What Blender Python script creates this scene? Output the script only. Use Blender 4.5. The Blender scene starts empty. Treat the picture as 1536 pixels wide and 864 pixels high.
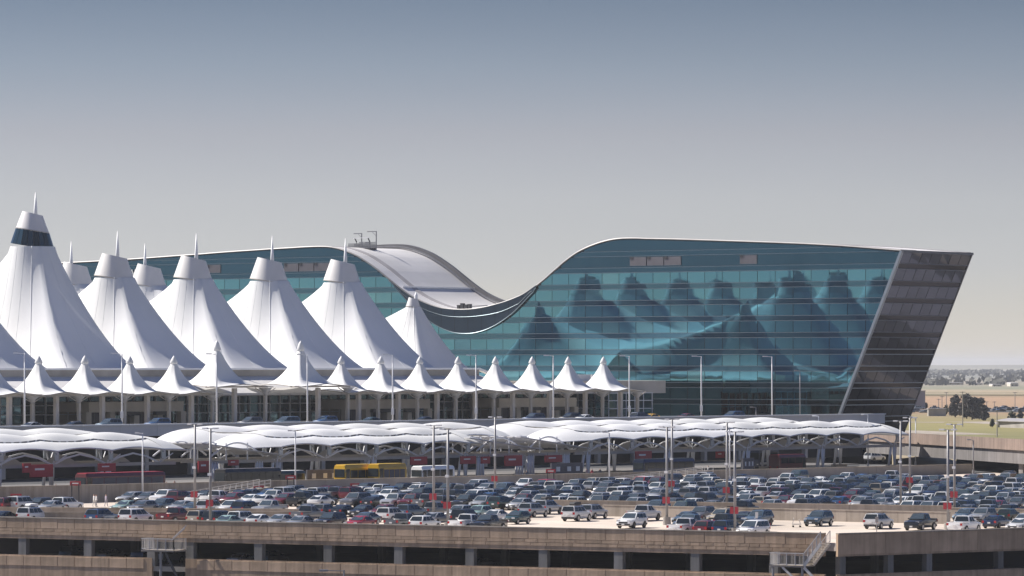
import bpy, bmesh, math, random
from mathutils import Vector, Matrix, noise

random.seed(11)
sc = bpy.context.scene
col = sc.collection
R = math.radians

# ------------------------------------------------------------------ camera
F, CZ, HX, HY = 6500.0, 40.0, 768.0, 547.0        # focal length in photo pixels, eye height, horizon point
cam_d = bpy.data.cameras.new('camera'); cam = bpy.data.objects.new('camera', cam_d); col.objects.link(cam)
cam_d.sensor_width = 36.0; cam_d.lens = F / 1536 * 36.0; cam_d.shift_y = (HY - 432) / 1536
cam_d.clip_start = 1.0; cam_d.clip_end = 60000.0
cam.location = (0, 0, CZ); cam.rotation_euler = (R(90), 0, 0)
sc.camera = cam

# ------------------------------------------------------------------ sky, sun, exposure
SUN = Vector((-0.68, 0.27, 0.68)).normalized()
world = bpy.data.worlds.new('World'); sc.world = world; world.use_nodes = True
wn, wl = world.node_tree.nodes, world.node_tree.links
sky = wn.new('ShaderNodeTexSky'); sky.sky_type = 'NISHITA'; sky.sun_disc = False
sky.sun_elevation = math.asin(SUN.z); sky.sun_rotation = math.atan2(SUN.x, SUN.y)
sky.altitude = 1600; sky.air_density = 1.0; sky.dust_density = 0.6; sky.ozone_density = 1.2
# thin dusty air: the sky pales to grey-white at the horizon and deepens with elevation, the same all the way round
wtc = wn.new('ShaderNodeTexCoord'); wsp = wn.new('ShaderNodeSeparateXYZ'); wl.new(wtc.outputs['Generated'], wsp.inputs[0])
wmr = wn.new('ShaderNodeMapRange'); wmr.inputs[1].default_value = 0.0; wmr.inputs[2].default_value = 0.25; wl.new(wsp.outputs['Z'], wmr.inputs[0])
wrp = wn.new('ShaderNodeValToRGB'); we = wrp.color_ramp.elements
wst = [(0, (.82,.785,.885)), (.09, (.72,.67,.80)), (.152, (.72,.63,.71)), (.213, (.66,.55,.60)), (.275, (.525,.47,.52)), (.335, (.40,.375,.425)), (.6, (.41,.46,.61)), (1, (.44,.53,.76))]
we[0].position, we[0].color = 0, (*wst[0][1], 1); we[1].position, we[1].color = 1, (*wst[-1][1], 1)
for p_, c_ in wst[1:-1]:
    q_ = we.new(p_); q_.color = (*c_, 1)
wl.new(wmr.outputs[0], wrp.inputs[0])
wmx = wn.new('ShaderNodeMix'); wmx.data_type = 'RGBA'; wmx.blend_type = 'MULTIPLY'; wmx.inputs[0].default_value = 1.0
wl.new(sky.outputs[0], wmx.inputs[6]); wl.new(wrp.outputs[0], wmx.inputs[7])
wnz = wn.new('ShaderNodeTexNoise'); wnz.inputs['Scale'].default_value = 3.0; wnz.inputs['Detail'].default_value = 3
wmp = wn.new('ShaderNodeMapping'); wmp.inputs['Scale'].default_value = (1, 1, 9); wl.new(wtc.outputs['Generated'], wmp.inputs[0]); wl.new(wmp.outputs[0], wnz.inputs['Vector'])
wmq = wn.new('ShaderNodeMapRange'); wmq.inputs[3].default_value = .93; wmq.inputs[4].default_value = 1.07; wl.new(wnz.outputs[0], wmq.inputs[0])
whs = wn.new('ShaderNodeHueSaturation'); wl.new(wmq.outputs[0], whs.inputs['Value']); wl.new(wmx.outputs[2], whs.inputs['Color'])   # faint uneven dust
wl.new(whs.outputs[0], wn['Background'].inputs[0]); wn['Background'].inputs[1].default_value = 0.069
sun_d = bpy.data.lights.new('sun', 'SUN'); sun = bpy.data.objects.new('sun', sun_d); col.objects.link(sun)
sun_d.energy = 4.8; sun_d.angle = R(0.5); sun_d.color = (1.0, 0.945, 0.87)
sun.rotation_euler = (-SUN).to_track_quat('-Z', 'Y').to_euler(); sun.location = (-300, 300, 400)
vs = sc.view_settings
vs.view_transform = 'Standard'; vs.look = 'None'; vs.exposure = 0.76; vs.gamma = 1.0; vs.use_curve_mapping = False

# ------------------------------------------------------------------ helpers
hV, mV = Vector((.656, .755, 0)).normalized(), Vector((-.755, .656, 0)).normalized()   # along / away across the terminal
def P(px, py, D): return Vector(((px-HX)/F*D, D, CZ+(HY-py)/F*D))
def PZ(px, D, z): return Vector(((px-HX)/F*D, D, z))
def DZ(py, z): return (CZ-z)*F/(py-HY)
def GZ(px, py, z): return PZ(px, DZ(py, z), z)
def DM(px, M):
    u = (px-HX)/F
    return M/(mV.y + mV.x*u)
def SM(px, M):
    D = DM(px, M); return hV.x*(px-HX)/F*D + hV.y*D
def HM(s, M, z): return Vector((hV.x*s+mV.x*M, hV.y*s+mV.y*M, z))
ANG_H = math.atan2(hV.y, hV.x)

def tag(o, label=None, cat=None, group=None, kind=None):
    if label: o['label'] = label
    if cat: o['category'] = cat
    if group: o['group'] = group
    if kind: o['kind'] = kind
    return o
def wloc(o):
    v = Vector((0, 0, 0))
    while o is not None:
        v += o.location; o = o.parent
    return v
def empty(name, loc, rz=0.0, label=None, cat=None, group=None):
    o = bpy.data.objects.new(name, None); col.objects.link(o)
    o.location = loc; o.rotation_euler = (0, 0, rz); o.empty_display_size = 0.5
    return tag(o, label, cat, group)
def link(name, mesh, parent=None, loc=(0, 0, 0), rot=(0, 0, 0)):
    o = bpy.data.objects.new(name, mesh); col.objects.link(o); o.parent = parent
    o.location = loc; o.rotation_euler = rot
    return o
def clone(o, parent=None):
    c = o.copy(); col.objects.link(c); c.parent = parent
    for ch in o.children: clone(ch, c)
    return c

class MB:
    def __init__(s): s.v, s.f, s.m = [], [], []
    def add(s, vs, fs, mi=0):
        b = len(s.v); s.v += [Vector(q) for q in vs]
        for q in fs: s.f.append([b+i for i in q]); s.m.append(mi)
        return s
    def box(s, c, size, ax=None, mi=0):
        c = Vector(c)
        X, Y, Z = ax if ax else (Vector((1,0,0)), Vector((0,1,0)), Vector((0,0,1)))
        a, b, d = size[0]/2, size[1]/2, size[2]/2
        vs = [c+X*(i*a)+Y*(j*b)+Z*(k*d) for k in (-1,1) for j in (-1,1) for i in (-1,1)]
        return s.add(vs, [(0,2,3,1),(4,5,7,6),(0,1,5,4),(1,3,7,5),(3,2,6,7),(2,0,4,6)], mi)
    def bar(s, p, q, w, h, mi=0):
        p, q = Vector(p), Vector(q); d = q-p; L = d.length; d.normalize()
        side = d.cross(Vector((0,0,1)))
        if side.length < 1e-4: side = Vector((1,0,0))
        side.normalize(); up = side.cross(d)
        return s.box((p+q)/2, (L, w, h), (d, side, up), mi)
    def tube(s, p, q, r0, r1=None, n=8, mi=0, cap=True):
        return s.path([p, q], [r0, r0 if r1 is None else r1], n, mi, cap)
    def path(s, pts, rs, n=8, mi=0, cap=True):
        pts = [Vector(p) for p in pts]
        if not isinstance(rs, (list, tuple)): rs = [rs]*len(pts)
        b = len(s.v)
        for i, p in enumerate(pts):
            d = (pts[min(i+1, len(pts)-1)]-pts[max(i-1, 0)]).normalized()
            ref = Vector((0,0,1)) if abs(d.z) < .9 else Vector((1,0,0))
            x = d.cross(ref).normalized(); y = x.cross(d)
            for k in range(n):
                a = 2*math.pi*k/n; s.v.append(p+(x*math.cos(a)+y*math.sin(a))*rs[i])
        for i in range(len(pts)-1):
            for k in range(n):
                s.f.append([b+i*n+k, b+i*n+(k+1)%n, b+(i+1)*n+(k+1)%n, b+(i+1)*n+k]); s.m.append(mi)
        if cap:
            s.f.append([b+k for k in range(n)][::-1]); s.m.append(mi)
            e = b+(len(pts)-1)*n; s.f.append([e+k for k in range(n)]); s.m.append(mi)
        return s
    def grid(s, rows, mi=0, close=False):
        b = len(s.v); nr, nc = len(rows), len(rows[0])
        for r in rows: s.v += [Vector(q) for q in r]
        for i in range(nr-1):
            for j in range(nc if close else nc-1):
                k = (j+1) % nc
                s.f.append([b+i*nc+j, b+i*nc+k, b+(i+1)*nc+k, b+(i+1)*nc+j]); s.m.append(mi)
        return s
    def prism(s, poly, d, mi=0):
        d = Vector(d); n = len(poly); poly = [Vector(q) for q in poly]
        vs = poly+[q+d for q in poly]
        return s.add(vs, [list(range(n))[::-1], [n+i for i in range(n)]]+[[i, (i+1)%n, n+(i+1)%n, n+i] for i in range(n)], mi)
    def mesh(s, name, mats, smooth=False, off=None, fix=True):
        me = bpy.data.meshes.new(name)
        vs = [(v-off) for v in s.v] if off is not None else s.v
        me.from_pydata([tuple(v) for v in vs], [], s.f)
        mats = mats if isinstance(mats, (list, tuple)) else [mats]
        for m in mats: me.materials.append(m)
        me.polygons.foreach_set('material_index', s.m)
        if fix:
            bm = bmesh.new(); bm.from_mesh(me); bmesh.ops.recalc_face_normals(bm, faces=bm.faces); bm.to_mesh(me); bm.free()
        if smooth: me.polygons.foreach_set('use_smooth', [True]*len(me.polygons))
        me.update()
        return me
    def build(s, name, mats, parent=None, smooth=False, local=False, fix=True):
        off = None if local else (wloc(parent) if parent else None)
        return link(name, s.mesh(name, mats, smooth, off, fix), parent)
def autosmooth(o, ang=40):
    me = o.data
    me.polygons.foreach_set('use_smooth', [True]*len(me.polygons))
    try: me.set_sharp_from_angle(angle=R(ang))
    except Exception: pass
    return o

# ------------------------------------------------------------------ materials (all procedural)
def mk(name, c, rough=.7, metal=0.0, var=.10, scale=1.0, bump=0.0, bscale=None, coat=0.0, spec=.5, c2=None, stain=0.0, trans=0.0, stretch=None, objvar=0.0, streak=0.0):
    m = bpy.data.materials.new(name); m.use_nodes = True
    N, L = m.node_tree.nodes, m.node_tree.links; B = N['Principled BSDF']
    B.inputs['Roughness'].default_value = rough; B.inputs['Metallic'].default_value = metal
    B.inputs['Specular IOR Level'].default_value = spec; B.inputs['Coat Weight'].default_value = coat
    B.inputs['Coat Roughness'].default_value = .06
    tc = N.new('ShaderNodeTexCoord'); src = tc.outputs['Object']
    if stretch:
        mp = N.new('ShaderNodeMapping'); mp.inputs['Scale'].default_value = stretch
        L.new(src, mp.inputs[0]); src = mp.outputs[0]
    nz = N.new('ShaderNodeTexNoise'); nz.inputs['Scale'].default_value = scale; nz.inputs['Detail'].default_value = 4
    L.new(src, nz.inputs['Vector'])
    rp = N.new('ShaderNodeValToRGB')
    a = [max(0, x*(1-var)) for x in c[:3]]; b = [min(1, x*(1+var)) for x in (c2 or c)[:3]]
    rp.color_ramp.elements[0].position = .32; rp.color_ramp.elements[1].position = .68
    rp.color_ramp.elements[0].color = (*a, 1); rp.color_ramp.elements[1].color = (*b, 1)
    L.new(nz.outputs[0], rp.inputs[0]); out = rp.outputs[0]
    if stain:
        n2 = N.new('ShaderNodeTexNoise'); n2.inputs['Scale'].default_value = scale*.23; n2.inputs['Detail'].default_value = 6
        L.new(src, n2.inputs['Vector'])
        r2 = N.new('ShaderNodeValToRGB'); r2.color_ramp.elements[0].position = .42; r2.color_ramp.elements[1].position = .62
        k = 1-stain; r2.color_ramp.elements[0].color = (k, k, k*.97, 1); r2.color_ramp.elements[1].color = (1, 1, 1, 1)
        L.new(n2.outputs[0], r2.inputs[0])
        mx = N.new('ShaderNodeMix'); mx.data_type = 'RGBA'; mx.blend_type = 'MULTIPLY'; mx.inputs[0].default_value = 1
        L.new(out, mx.inputs[6]); L.new(r2.outputs[0], mx.inputs[7]); out = mx.outputs[2]
    if streak:                                                   # rain streaks: noise drawn out down the wall, in world space
        gp = N.new('ShaderNodeNewGeometry'); sm = N.new('ShaderNodeMapping'); sm.inputs['Scale'].default_value = (1.1, 1.1, .07); L.new(gp.outputs['Position'], sm.inputs[0])
        ns = N.new('ShaderNodeTexNoise'); ns.inputs['Scale'].default_value = 1.0; ns.inputs['Detail'].default_value = 6; ns.inputs['Roughness'].default_value = .65; L.new(sm.outputs[0], ns.inputs['Vector'])
        rs = N.new('ShaderNodeValToRGB'); rs.color_ramp.elements[0].position = .36; rs.color_ramp.elements[1].position = .60
        k = 1-streak; rs.color_ramp.elements[0].color = (k, k*.99, k*.97, 1); rs.color_ramp.elements[1].color = (1, 1, 1, 1); L.new(ns.outputs[0], rs.inputs[0])
        m3 = N.new('ShaderNodeMix'); m3.data_type = 'RGBA'; m3.blend_type = 'MULTIPLY'; m3.inputs[0].default_value = 1
        L.new(out, m3.inputs[6]); L.new(rs.outputs[0], m3.inputs[7]); out = m3.outputs[2]
    if objvar:
        oi = N.new('ShaderNodeObjectInfo'); mr = N.new('ShaderNodeMapRange')
        mr.inputs[3].default_value = 1-objvar; mr.inputs[4].default_value = 1+objvar
        L.new(oi.outputs['Random'], mr.inputs[0])
        hs = N.new('ShaderNodeHueSaturation'); L.new(mr.outputs[0], hs.inputs['Value']); L.new(out, hs.inputs['Color']); out = hs.outputs[0]
    L.new(out, B.inputs['Base Color'])
    if bump:
        nb = N.new('ShaderNodeTexNoise'); nb.inputs['Scale'].default_value = bscale or scale*6; nb.inputs['Detail'].default_value = 5
        L.new(src, nb.inputs['Vector'])
        bp = N.new('ShaderNodeBump'); bp.inputs['Strength'].default_value = bump; bp.inputs['Distance'].default_value = .05
        L.new(nb.outputs[0], bp.inputs['Height']); L.new(bp.outputs[0], B.inputs['Normal'])
    if trans:
        tr = N.new('ShaderNodeBsdfTranslucent'); L.new(out, tr.inputs[0])
        ms = N.new('ShaderNodeMixShader'); ms.inputs[0].default_value = trans
        L.new(B.outputs[0], ms.inputs[1]); L.new(tr.outputs[0], ms.inputs[2]); L.new(ms.outputs[0], N['Material Output'].inputs[0])
    return m

M = {}
M['fabric'] = mk('tent_fabric', (.81,.81,.82), .65, var=.04, scale=.08, stain=.10, trans=.10, stretch=(1,1,.4))
M['fabric_cap'] = mk('tent_cap', (.66,.64,.64), .6, var=.04, scale=.3, stain=.08)
M['white_steel'] = mk('white_steel', (.72,.72,.73), .45, var=.05, scale=.6)
M['tan_steel'] = mk('tan_steel', (.42,.38,.33), .6, var=.08, scale=.5)
M['grey_steel'] = mk('grey_steel', (.20,.20,.21), .5, metal=.3, var=.1, scale=.7)
M['pole_grey'] = mk('pole_grey', (.27,.265,.27), .5, metal=.2, var=.1, scale=.7)
M['dark_metal'] = mk('dark_metal', (.035,.035,.04), .5, var=.1)
M['transom'] = mk('transom_metal', (.17,.22,.25), .35, metal=.6, var=.06, scale=.4)
M['silver'] = mk('silver_trim', (.34,.37,.40), .35, metal=.6, var=.06, scale=.4)
M['concrete'] = mk('concrete', (.43,.37,.31), .9, var=.12, scale=.35, bump=.25, stain=.22, streak=.25)
M['concrete_grey'] = mk('concrete_grey', (.35,.325,.30), .9, var=.12, scale=.35, bump=.25, stain=.2)
M['precast'] = mk('precast_block', (.56,.40,.275), .92, var=.10, scale=.5, bump=.35, stain=.14, objvar=.13, streak=.24)
M['precast_wall'] = mk('precast_wall', (.50,.355,.245), .92, var=.10, scale=.3, bump=.3, stain=.2, streak=.35)
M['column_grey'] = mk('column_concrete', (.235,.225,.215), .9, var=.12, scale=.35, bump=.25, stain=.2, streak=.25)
M['bridge_brown_shade'] = mk('bridge_parapet', (.25,.185,.15), .92, var=.1, scale=.3, bump=.3, stain=.2, streak=.3)  # brown darkened in the base colour to stand in for shade
M['bridge_grey_shade'] = mk('bridge_girder', (.19,.175,.17), .9, var=.12, scale=.3, stain=.2, streak=.3)  # girder and pier grey, with shade put into the colour too
M['deck'] = mk('deck_slab', (.61,.52,.44), .92, var=.12, scale=.16, bump=.2, stain=.26)
M['island'] = mk('island_paving', (.16,.15,.145), .9, var=.12, scale=.35, bump=.2, stain=.2)
M['asphalt'] = mk('asphalt', (.06,.06,.062), .9, var=.2, scale=.3, bump=.2, stain=.15)
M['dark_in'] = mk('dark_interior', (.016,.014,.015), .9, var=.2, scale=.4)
M['beige'] = mk('beige_stucco', (.62,.56,.49), .85, var=.06, scale=.4, stain=.1)
M['roof_white'] = mk('roof_membrane', (.64,.625,.63), .7, var=.05, scale=.15, stain=.12)
M['roof_grey'] = mk('roof_walkway', (.33,.315,.32), .8, var=.1, scale=.3)
M['parapet_grey'] = mk('parapet_metal', (.17,.165,.17), .5, metal=.4, var=.1, scale=.3)
M['red'] = mk('red_sign', (.34,.020,.035), .5, var=.08, scale=.8)
M['white_paint'] = mk('white_paint', (.75,.75,.73), .6, var=.05)
M['yellow_paint'] = mk('yellow_paint', (.55,.36,.05), .6, var=.1)
M['rail'] = mk('rail_paint', (.62,.585,.545), .5, var=.05)
M['tyre'] = mk('tyre_rubber', (.018,.018,.018), .85, var=.2, scale=3)
M['rim'] = mk('wheel_rim', (.42,.42,.43), .35, metal=.8, var=.1)
M['rim_dark'] = mk('wheel_rim_dark', (.05,.05,.055), .4, metal=.6, var=.1)
M['lamp_clear'] = mk('lamp_lens', (.62,.64,.66), .15, var=.05, coat=.5)
M['lamp_red'] = mk('lamp_red', (.40,.015,.02), .25, var=.05, coat=.5)
M['plastic'] = mk('black_plastic', (.03,.03,.032), .6, var=.1)
M['skin'] = mk('skin', (.42,.26,.19), .6, var=.05)

def glass_mat(name, c, metal=1.0, rough=.03, wave=.03, wscale=.35, objvar=.12, c2=None, var=.05, hue=0.0):
    m = mk(name, c, rough, metal, var=var, scale=.12, c2=c2, objvar=objvar)
    N, L = m.node_tree.nodes, m.node_tree.links; B = N['Principled BSDF']
    g = N.new('ShaderNodeNewGeometry')
    nb = N.new('ShaderNodeTexNoise'); nb.inputs['Scale'].default_value = wscale; nb.inputs['Detail'].default_value = 1
    L.new(g.outputs['Position'], nb.inputs['Vector'])
    bp = N.new('ShaderNodeBump'); bp.inputs['Strength'].default_value = 1.0; bp.inputs['Distance'].default_value = wave
    L.new(nb.outputs[0], bp.inputs['Height']); L.new(bp.outputs[0], B.inputs['Normal'])
    return m
M['hotel_glass'] = glass_mat('hotel_glass', (.10,.265,.335), wave=.010, wscale=.22, objvar=.10)
M['hotel_spandrel'] = glass_mat('hotel_spandrel', (.058,.135,.185), wave=.006, wscale=.22, objvar=.04)
M['hotel_parapet'] = glass_mat('hotel_parapet', (.036,.095,.145), rough=.08, wave=.006, wscale=.22, objvar=.05)
M['hotel_blind'] = glass_mat('hotel_glass_blinds', (.13,.305,.355), metal=.9, rough=.05, wave=.010, wscale=.22, objvar=.1)
M['hotel_end'] = glass_mat('hotel_end', (.066,.072,.10), wave=.012, wscale=.22, objvar=.18)
M['hotel_end_band'] = glass_mat('hotel_end_band', (.022,.019,.026), rough=.1, wave=.006, wscale=.22, objvar=.05)
M['fascia'] = mk('fascia_panel', (.04,.062,.085), .3, metal=.7, var=.12, scale=.2)
M['louver'] = mk('louver_panel', (.12,.115,.13), .6, metal=.3, var=.1, scale=.6)
M['term_glass'] = glass_mat('terminal_glass', (.045,.085,.10), metal=.7, rough=.05, wave=.004, objvar=.35)
M['tent_glass'] = glass_mat('clerestory_glass', (.075,.135,.14), metal=.8, rough=.08, wave=.02, objvar=.5)
M['windshield'] = mk('windshield', (.17,.215,.225), .08, metal=.75, var=.15, scale=.6)
M['side_glass'] = mk('side_glass', (.028,.036,.042), .08, metal=.2, var=.15, scale=.6)
M['field'] = None

# ------------------------------------------------------------------ ground: one sheet to the horizon
def ground_material():
    m = bpy.data.materials.new('prairie_ground'); m.use_nodes = True
    N, L = m.node_tree.nodes, m.node_tree.links; B = N['Principled BSDF']; B.inputs['Roughness'].default_value = .95
    g = N.new('ShaderNodeNewGeometry'); sp = N.new('ShaderNodeSeparateXYZ'); L.new(g.outputs['Position'], sp.inputs[0])
    mp = N.new('ShaderNodeMapping'); mp.inputs['Scale'].default_value = (.004, .0012, 1); L.new(g.outputs['Position'], mp.inputs[0])
    nz = N.new('ShaderNodeTexNoise'); nz.inputs['Scale'].default_value = 1.0; nz.inputs['Detail'].default_value = 5; L.new(mp.outputs[0], nz.inputs[0])
    ma = N.new('ShaderNodeMath'); ma.operation = 'MULTIPLY_ADD'; ma.inputs[1].default_value = 500; L.new(nz.outputs[0], ma.inputs[0]); L.new(sp.outputs['Y'], ma.inputs[2])
    mr = N.new('ShaderNodeMapRange'); mr.inputs[1].default_value = 500; mr.inputs[2].default_value = 8500; L.new(ma.outputs[0], mr.inputs[0])
    rp = N.new('ShaderNodeValToRGB'); e = rp.color_ramp.elements
    stops = [(0, (.15,.145,.15)), (.098, (.15,.145,.145)), (.118, (.16,.15,.055)), (.155, (.235,.205,.07)), (.20, (.25,.195,.095)), (.225, (.31,.20,.115)), (.33, (.36,.225,.13)),
             (.36, (.17,.15,.075)), (.40, (.36,.28,.18)), (.46, (.20,.20,.13)), (.60, (.27,.23,.17)), (1, (.19,.19,.16))]
    e[0].position, e[0].color = stops[0][0], (*stops[0][1], 1); e[1].position, e[1].color = stops[-1][0], (*stops[-1][1], 1)
    for p, c in stops[1:-1]:
        q = e.new(p); q.color = (*c, 1)
    L.new(mr.outputs[0], rp.inputs[0])
    n2 = N.new('ShaderNodeTexNoise'); n2.inputs['Scale'].default_value = .05; n2.inputs['Detail'].default_value = 8; L.new(g.outputs['Position'], n2.inputs[0])
    r2 = N.new('ShaderNodeMapRange'); r2.inputs[3].default_value = .72; r2.inputs[4].default_value = 1.25; L.new(n2.outputs[0], r2.inputs[0])
    hs = N.new('ShaderNodeHueSaturation'); L.new(r2.outputs[0], hs.inputs['Value']); L.new(rp.outputs[0], hs.inputs['Color']); L.new(hs.outputs[0], B.inputs['Base Color'])
    return m
ys = [-4000, -300, 300, 460, 545, 560, 700, 900, 1300, 1800, 2500, 4000, 7000, 12000, 20000, 45000]
rows = []
for y in ys:
    r = []
    for k in range(41):
        x = (k-20)/20; x = math.copysign(abs(x)**2.2, x)*26000
        z = 8.0 if y <= 545 else (18.0 if y < 1900 else 18.0+3.0*noise.noise(Vector((x*.0006, y*.0005, 3)))*min(1, (y-1900)/2500))
        r.append((x, y, z))
    rows.append(r)
tag(MB().grid(rows).build('ground', ground_material(), smooth=True), 'flat prairie ground', None, None, 'structure')
# low far ridge on the horizon
def ridge(D, h0, amp, seed, name):
    g = []
    for row, (dy, k) in enumerate(((-1800, 0), (-900, .6), (0, 1), (1500, 0))):
        g.append([(x*D/20*1.0, D+dy, 16+(h0+amp*noise.noise(Vector((x*.9, seed, 0)))+amp*.35*noise.noise(Vector((x*3.7, seed+4, 0))))*k) for x in range(-12, 13)])
    fine = []
    for row in g: fine.append(row)
    tag(MB().grid(fine).build(name, mk(name+'_soil', (.16,.16,.13), .95, var=.25, scale=.002, c2=(.24,.22,.16)), smooth=True), None, None, None, 'structure')
ridge(15000, 24, 7, 1.0, 'hills')

# ------------------------------------------------------------------ garage frame of reference
HW = 18.6*F
O = PZ(1190, HW/251.3, 0); OL = PZ(285, HW/233.5, 0)
e1 = (O-OL).normalized(); e2 = Vector((-e1.y, e1.x, 0))
OR = PZ(1260, HW/252.6, 0); e3 = (PZ(1536, HW/244.5, 0)-OR).normalized(); e4 = Vector((-e3.y, e3.x, 0))
DECK, TOP = 20.3, 21.4
Z1 = Vector((0, 0, 1))
def pw(px):
    u = (px-HX)/F; return (u*O.y-O.x)/(e1.x-u*e1.y)
def pr(px):
    u = (px-HX)/F; return (u*OR.y-OR.x)/(e3.x-u*e3.y)
def W(p, d, z): return O+e1*p-e2*d+Z1*z
def WR(p, d, z): return OR+e3*p-e4*d+Z1*z
A1 = math.atan2(e1.y, e1.x); A3 = math.atan2(e3.y, e3.x)

gar = empty('parking_garage', W(pw(640), 0, 8), 0, 'tan precast parking garage with open deck levels across the bottom of the view', 'garage')
MW = 451.9                                                    # road retaining wall line
def MWp(px, z, dM=0): return HM(SM(px, MW+dM), MW+dM, z)
pc = W(pw(1250), 0, 0)
corner = W(pw(1237), 0, 0)
deck_poly = [W(pw(-120), -.3, 0), W(pw(1237), -.3, 0), WR(pr(1257), -.3, 0), WR(pr(1680), -.3, 0), MWp(1680, 0, -.4), MWp(-120, 0, -.4)]
mb = MB(); mb.prism([q+Z1*(DECK-.9) for q in deck_poly], Z1*.9); mb.build('deck_slab', M['deck'], gar)
low = [W(pw(-120), -.3, 0), W(pw(1237), -.3, 0), WR(pr(1257), -.3, 0), WR(pr(1680), -.3, 0), WR(pr(1680), -60, 0), W(pw(600), -75, 0), W(pw(-120), -75, 0)]
MB().prism([q+Z1*15.2 for q in low], Z1*.6).build('lower_slab', M['concrete_grey'], gar)
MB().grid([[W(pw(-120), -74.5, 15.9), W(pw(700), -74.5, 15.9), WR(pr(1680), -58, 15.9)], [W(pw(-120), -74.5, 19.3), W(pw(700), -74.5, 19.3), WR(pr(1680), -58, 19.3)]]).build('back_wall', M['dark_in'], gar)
def wall_seg(Wf, ang, p0, p1, z0, z1, th, name, mat):
    c = (Wf(p0, -th/2, 0)+Wf(p1, -th/2, 0))/2; ax = (Vector((math.cos(ang), math.sin(ang), 0)), Vector((-math.sin(ang), math.cos(ang), 0)), Z1)
    mb = MB(); mb.box(c+Z1*(z0+z1)/2, (p1-p0, th, z1-z0), ax); return mb.build(name, mat, gar)
PW1 = wall_seg(W, A1, pw(-120), pw(1237), 18.8, TOP-.14, .34, 'parapet_wall', M['precast_wall'])
wall_seg(W, A1, pw(-120), pw(228), 13.0, 16.8, .34, 'parapet_wall', M['precast_wall'])
PW2 = wall_seg(W, A1, pw(278), pw(1237), 13.0, 16.8, .34, 'parapet_wall', M['precast_wall'])
PW3 = wall_seg(WR, A3, pr(1257), pr(1680), 18.8, TOP-.14, .34, 'parapet_wall', M['precast_wall'])
wall_seg(WR, A3, pr(1257), pr(1680), 13.0, 16.8, .34, 'parapet_wall', M['precast_wall'])
for Wf, A, a, b in ((W, A1, pw(-120), pw(1237)), (WR, A3, pr(1257), pr(1680))):
    n = 12 if Wf is W else 4
    for k in range(n):
        x0, x1 = a+(b-a)*k/n, a+(b-a)*(k+1)/n
        c = Wf((x0+x1)/2, -.15, TOP-.07); ax = (Vector((math.cos(A), math.sin(A), 0)), Vector((-math.sin(A), math.cos(A), 0)), Z1)
        MB().box(c, (x1-x0-.03, .50, .135), ax).build('coping_stone', M['concrete'], gar)
# facing blocks, each an object; alike lengths share a mesh
bmesh_cache = {}
def block(Wf, ang, p0, L, z0, hgt, proud=.05):
    key = (round(L, 2), round(hgt, 2))
    if key not in bmesh_cache:
        mb = MB(); l, h = L/2-.018, hgt/2-.014; c = .018
        f = [(-l+c,-proud,-h+c),(l-c,-proud,-h+c),(l-c,-proud,h-c),(-l+c,-proud,h-c)]; r = [(-l,0.02,-h),(l,0.02,-h),(l,0.02,h),(-l,0.02,h)]
        mb.add(f+r, [(0,1,2,3),(0,4,5,1),(1,5,6,2),(2,6,7,3),(3,7,4,0)]); bmesh_cache[key] = mb.mesh('stone_block', M['precast'])
    off = wloc(gar); rnd = random.uniform(-.008, .008)
    link('stone_block', bmesh_cache[key], PW3 if Wf is WR else (PW1 if z0 > 18 else PW2), Wf(p0+L/2, rnd, z0+hgt/2)-off, (0, 0, ang))
def course(Wf, ang, a, b, z0, hgt, lens, skip=None):
    p = a; 
    while p < b-.3:
        L = min(random.choice(lens), round(b-p, 2))
        if not skip or p+L < skip[0] or p > skip[1]: block(Wf, ang, p, L, z0, hgt)
        p += L
course(W, A1, pw(-15), pw(1237), 20.06, 1.18, [2.48])
course(W, A1, pw(-15), pw(1237), 19.66, .40, [1.65, 2.1, 3.3, 1.2])
course(W, A1, pw(-15), pw(1237), 19.26, .40, [1.2, 2.9, 1.65, 2.1])
course(W, A1, pw(-15), pw(1237), 15.50, 1.18, [2.48], (pw(228), pw(278)))
for k in range(5):
    a, b = pr(1257), pr(1600); L = (b-a)/5
    block(WR, A3, a+k*L, L, 19.0, 2.22, .04); block(WR, A3, a+k*L, L, 14.2, 2.5, .04)
for px in (33, 131, 226, 284, 387, 491, 597, 704, 814, 927, 1042, 1160):
    MB().box(W(pw(px), -.45, 17.4), (1.1, .8, 3.2), (e1, e2, Z1)).build('column', M['column_grey'], gar)
for px in (1266, 1338, 1396, 1503):
    MB().box(WR(pr(px), -.6, 17.4), (.8, .8, 3.2), (e3, e4, Z1)).build('column', M['column_grey'], gar)
for px in range(-40, 1240, 95):                                # inner columns seen through the openings
    MB().box(W(pw(px), -22, 17.6), (.8, .8, 3.6), (e1, e2, Z1)).build('column', M['column_grey'], gar)

# parapets across the deck (placed by where they stand, 1.2 m walls with a cap)
def deck_wall(pa, ya, pb, yb, zt, label):
    a, b = GZ(pa, ya, zt), GZ(pb, yb, zt); a.z = b.z = 0
    t = empty('deck_parapet', (a+b)/2+Z1*DECK, 0, label, 'wall', 'low concrete walls on the parking deck')
    d = (b-a).normalized(); n = Vector((-d.y, d.x, 0)); L = (b-a).length; k = max(2, int(L/7))
    for i in range(k):
        c = a+d*(L*(i+.5)/k)
        MB().box(c+Z1*(DECK+zt-.1)/2, (L/k-.03, .26, zt-.1-DECK), (d, n, Z1)).build('wall_panel', M['concrete'], t)
    MB().box((a+b)/2+Z1*(zt-.05), (L, .36, .1), (d, n, Z1)).build('cap', M['concrete'], t)
deck_wall(-40, 768.5, 455, 767, 21.6, 'nearer low concrete wall behind the row of white and blue vehicles at left')
deck_wall(-40, 760, 462, 763.5, 21.6, 'farther low concrete wall at left below the strolling people')
deck_wall(905, 757, 1425, 768, 21.8, 'long low wall behind the white and blue-green vehicles at right')
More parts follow.
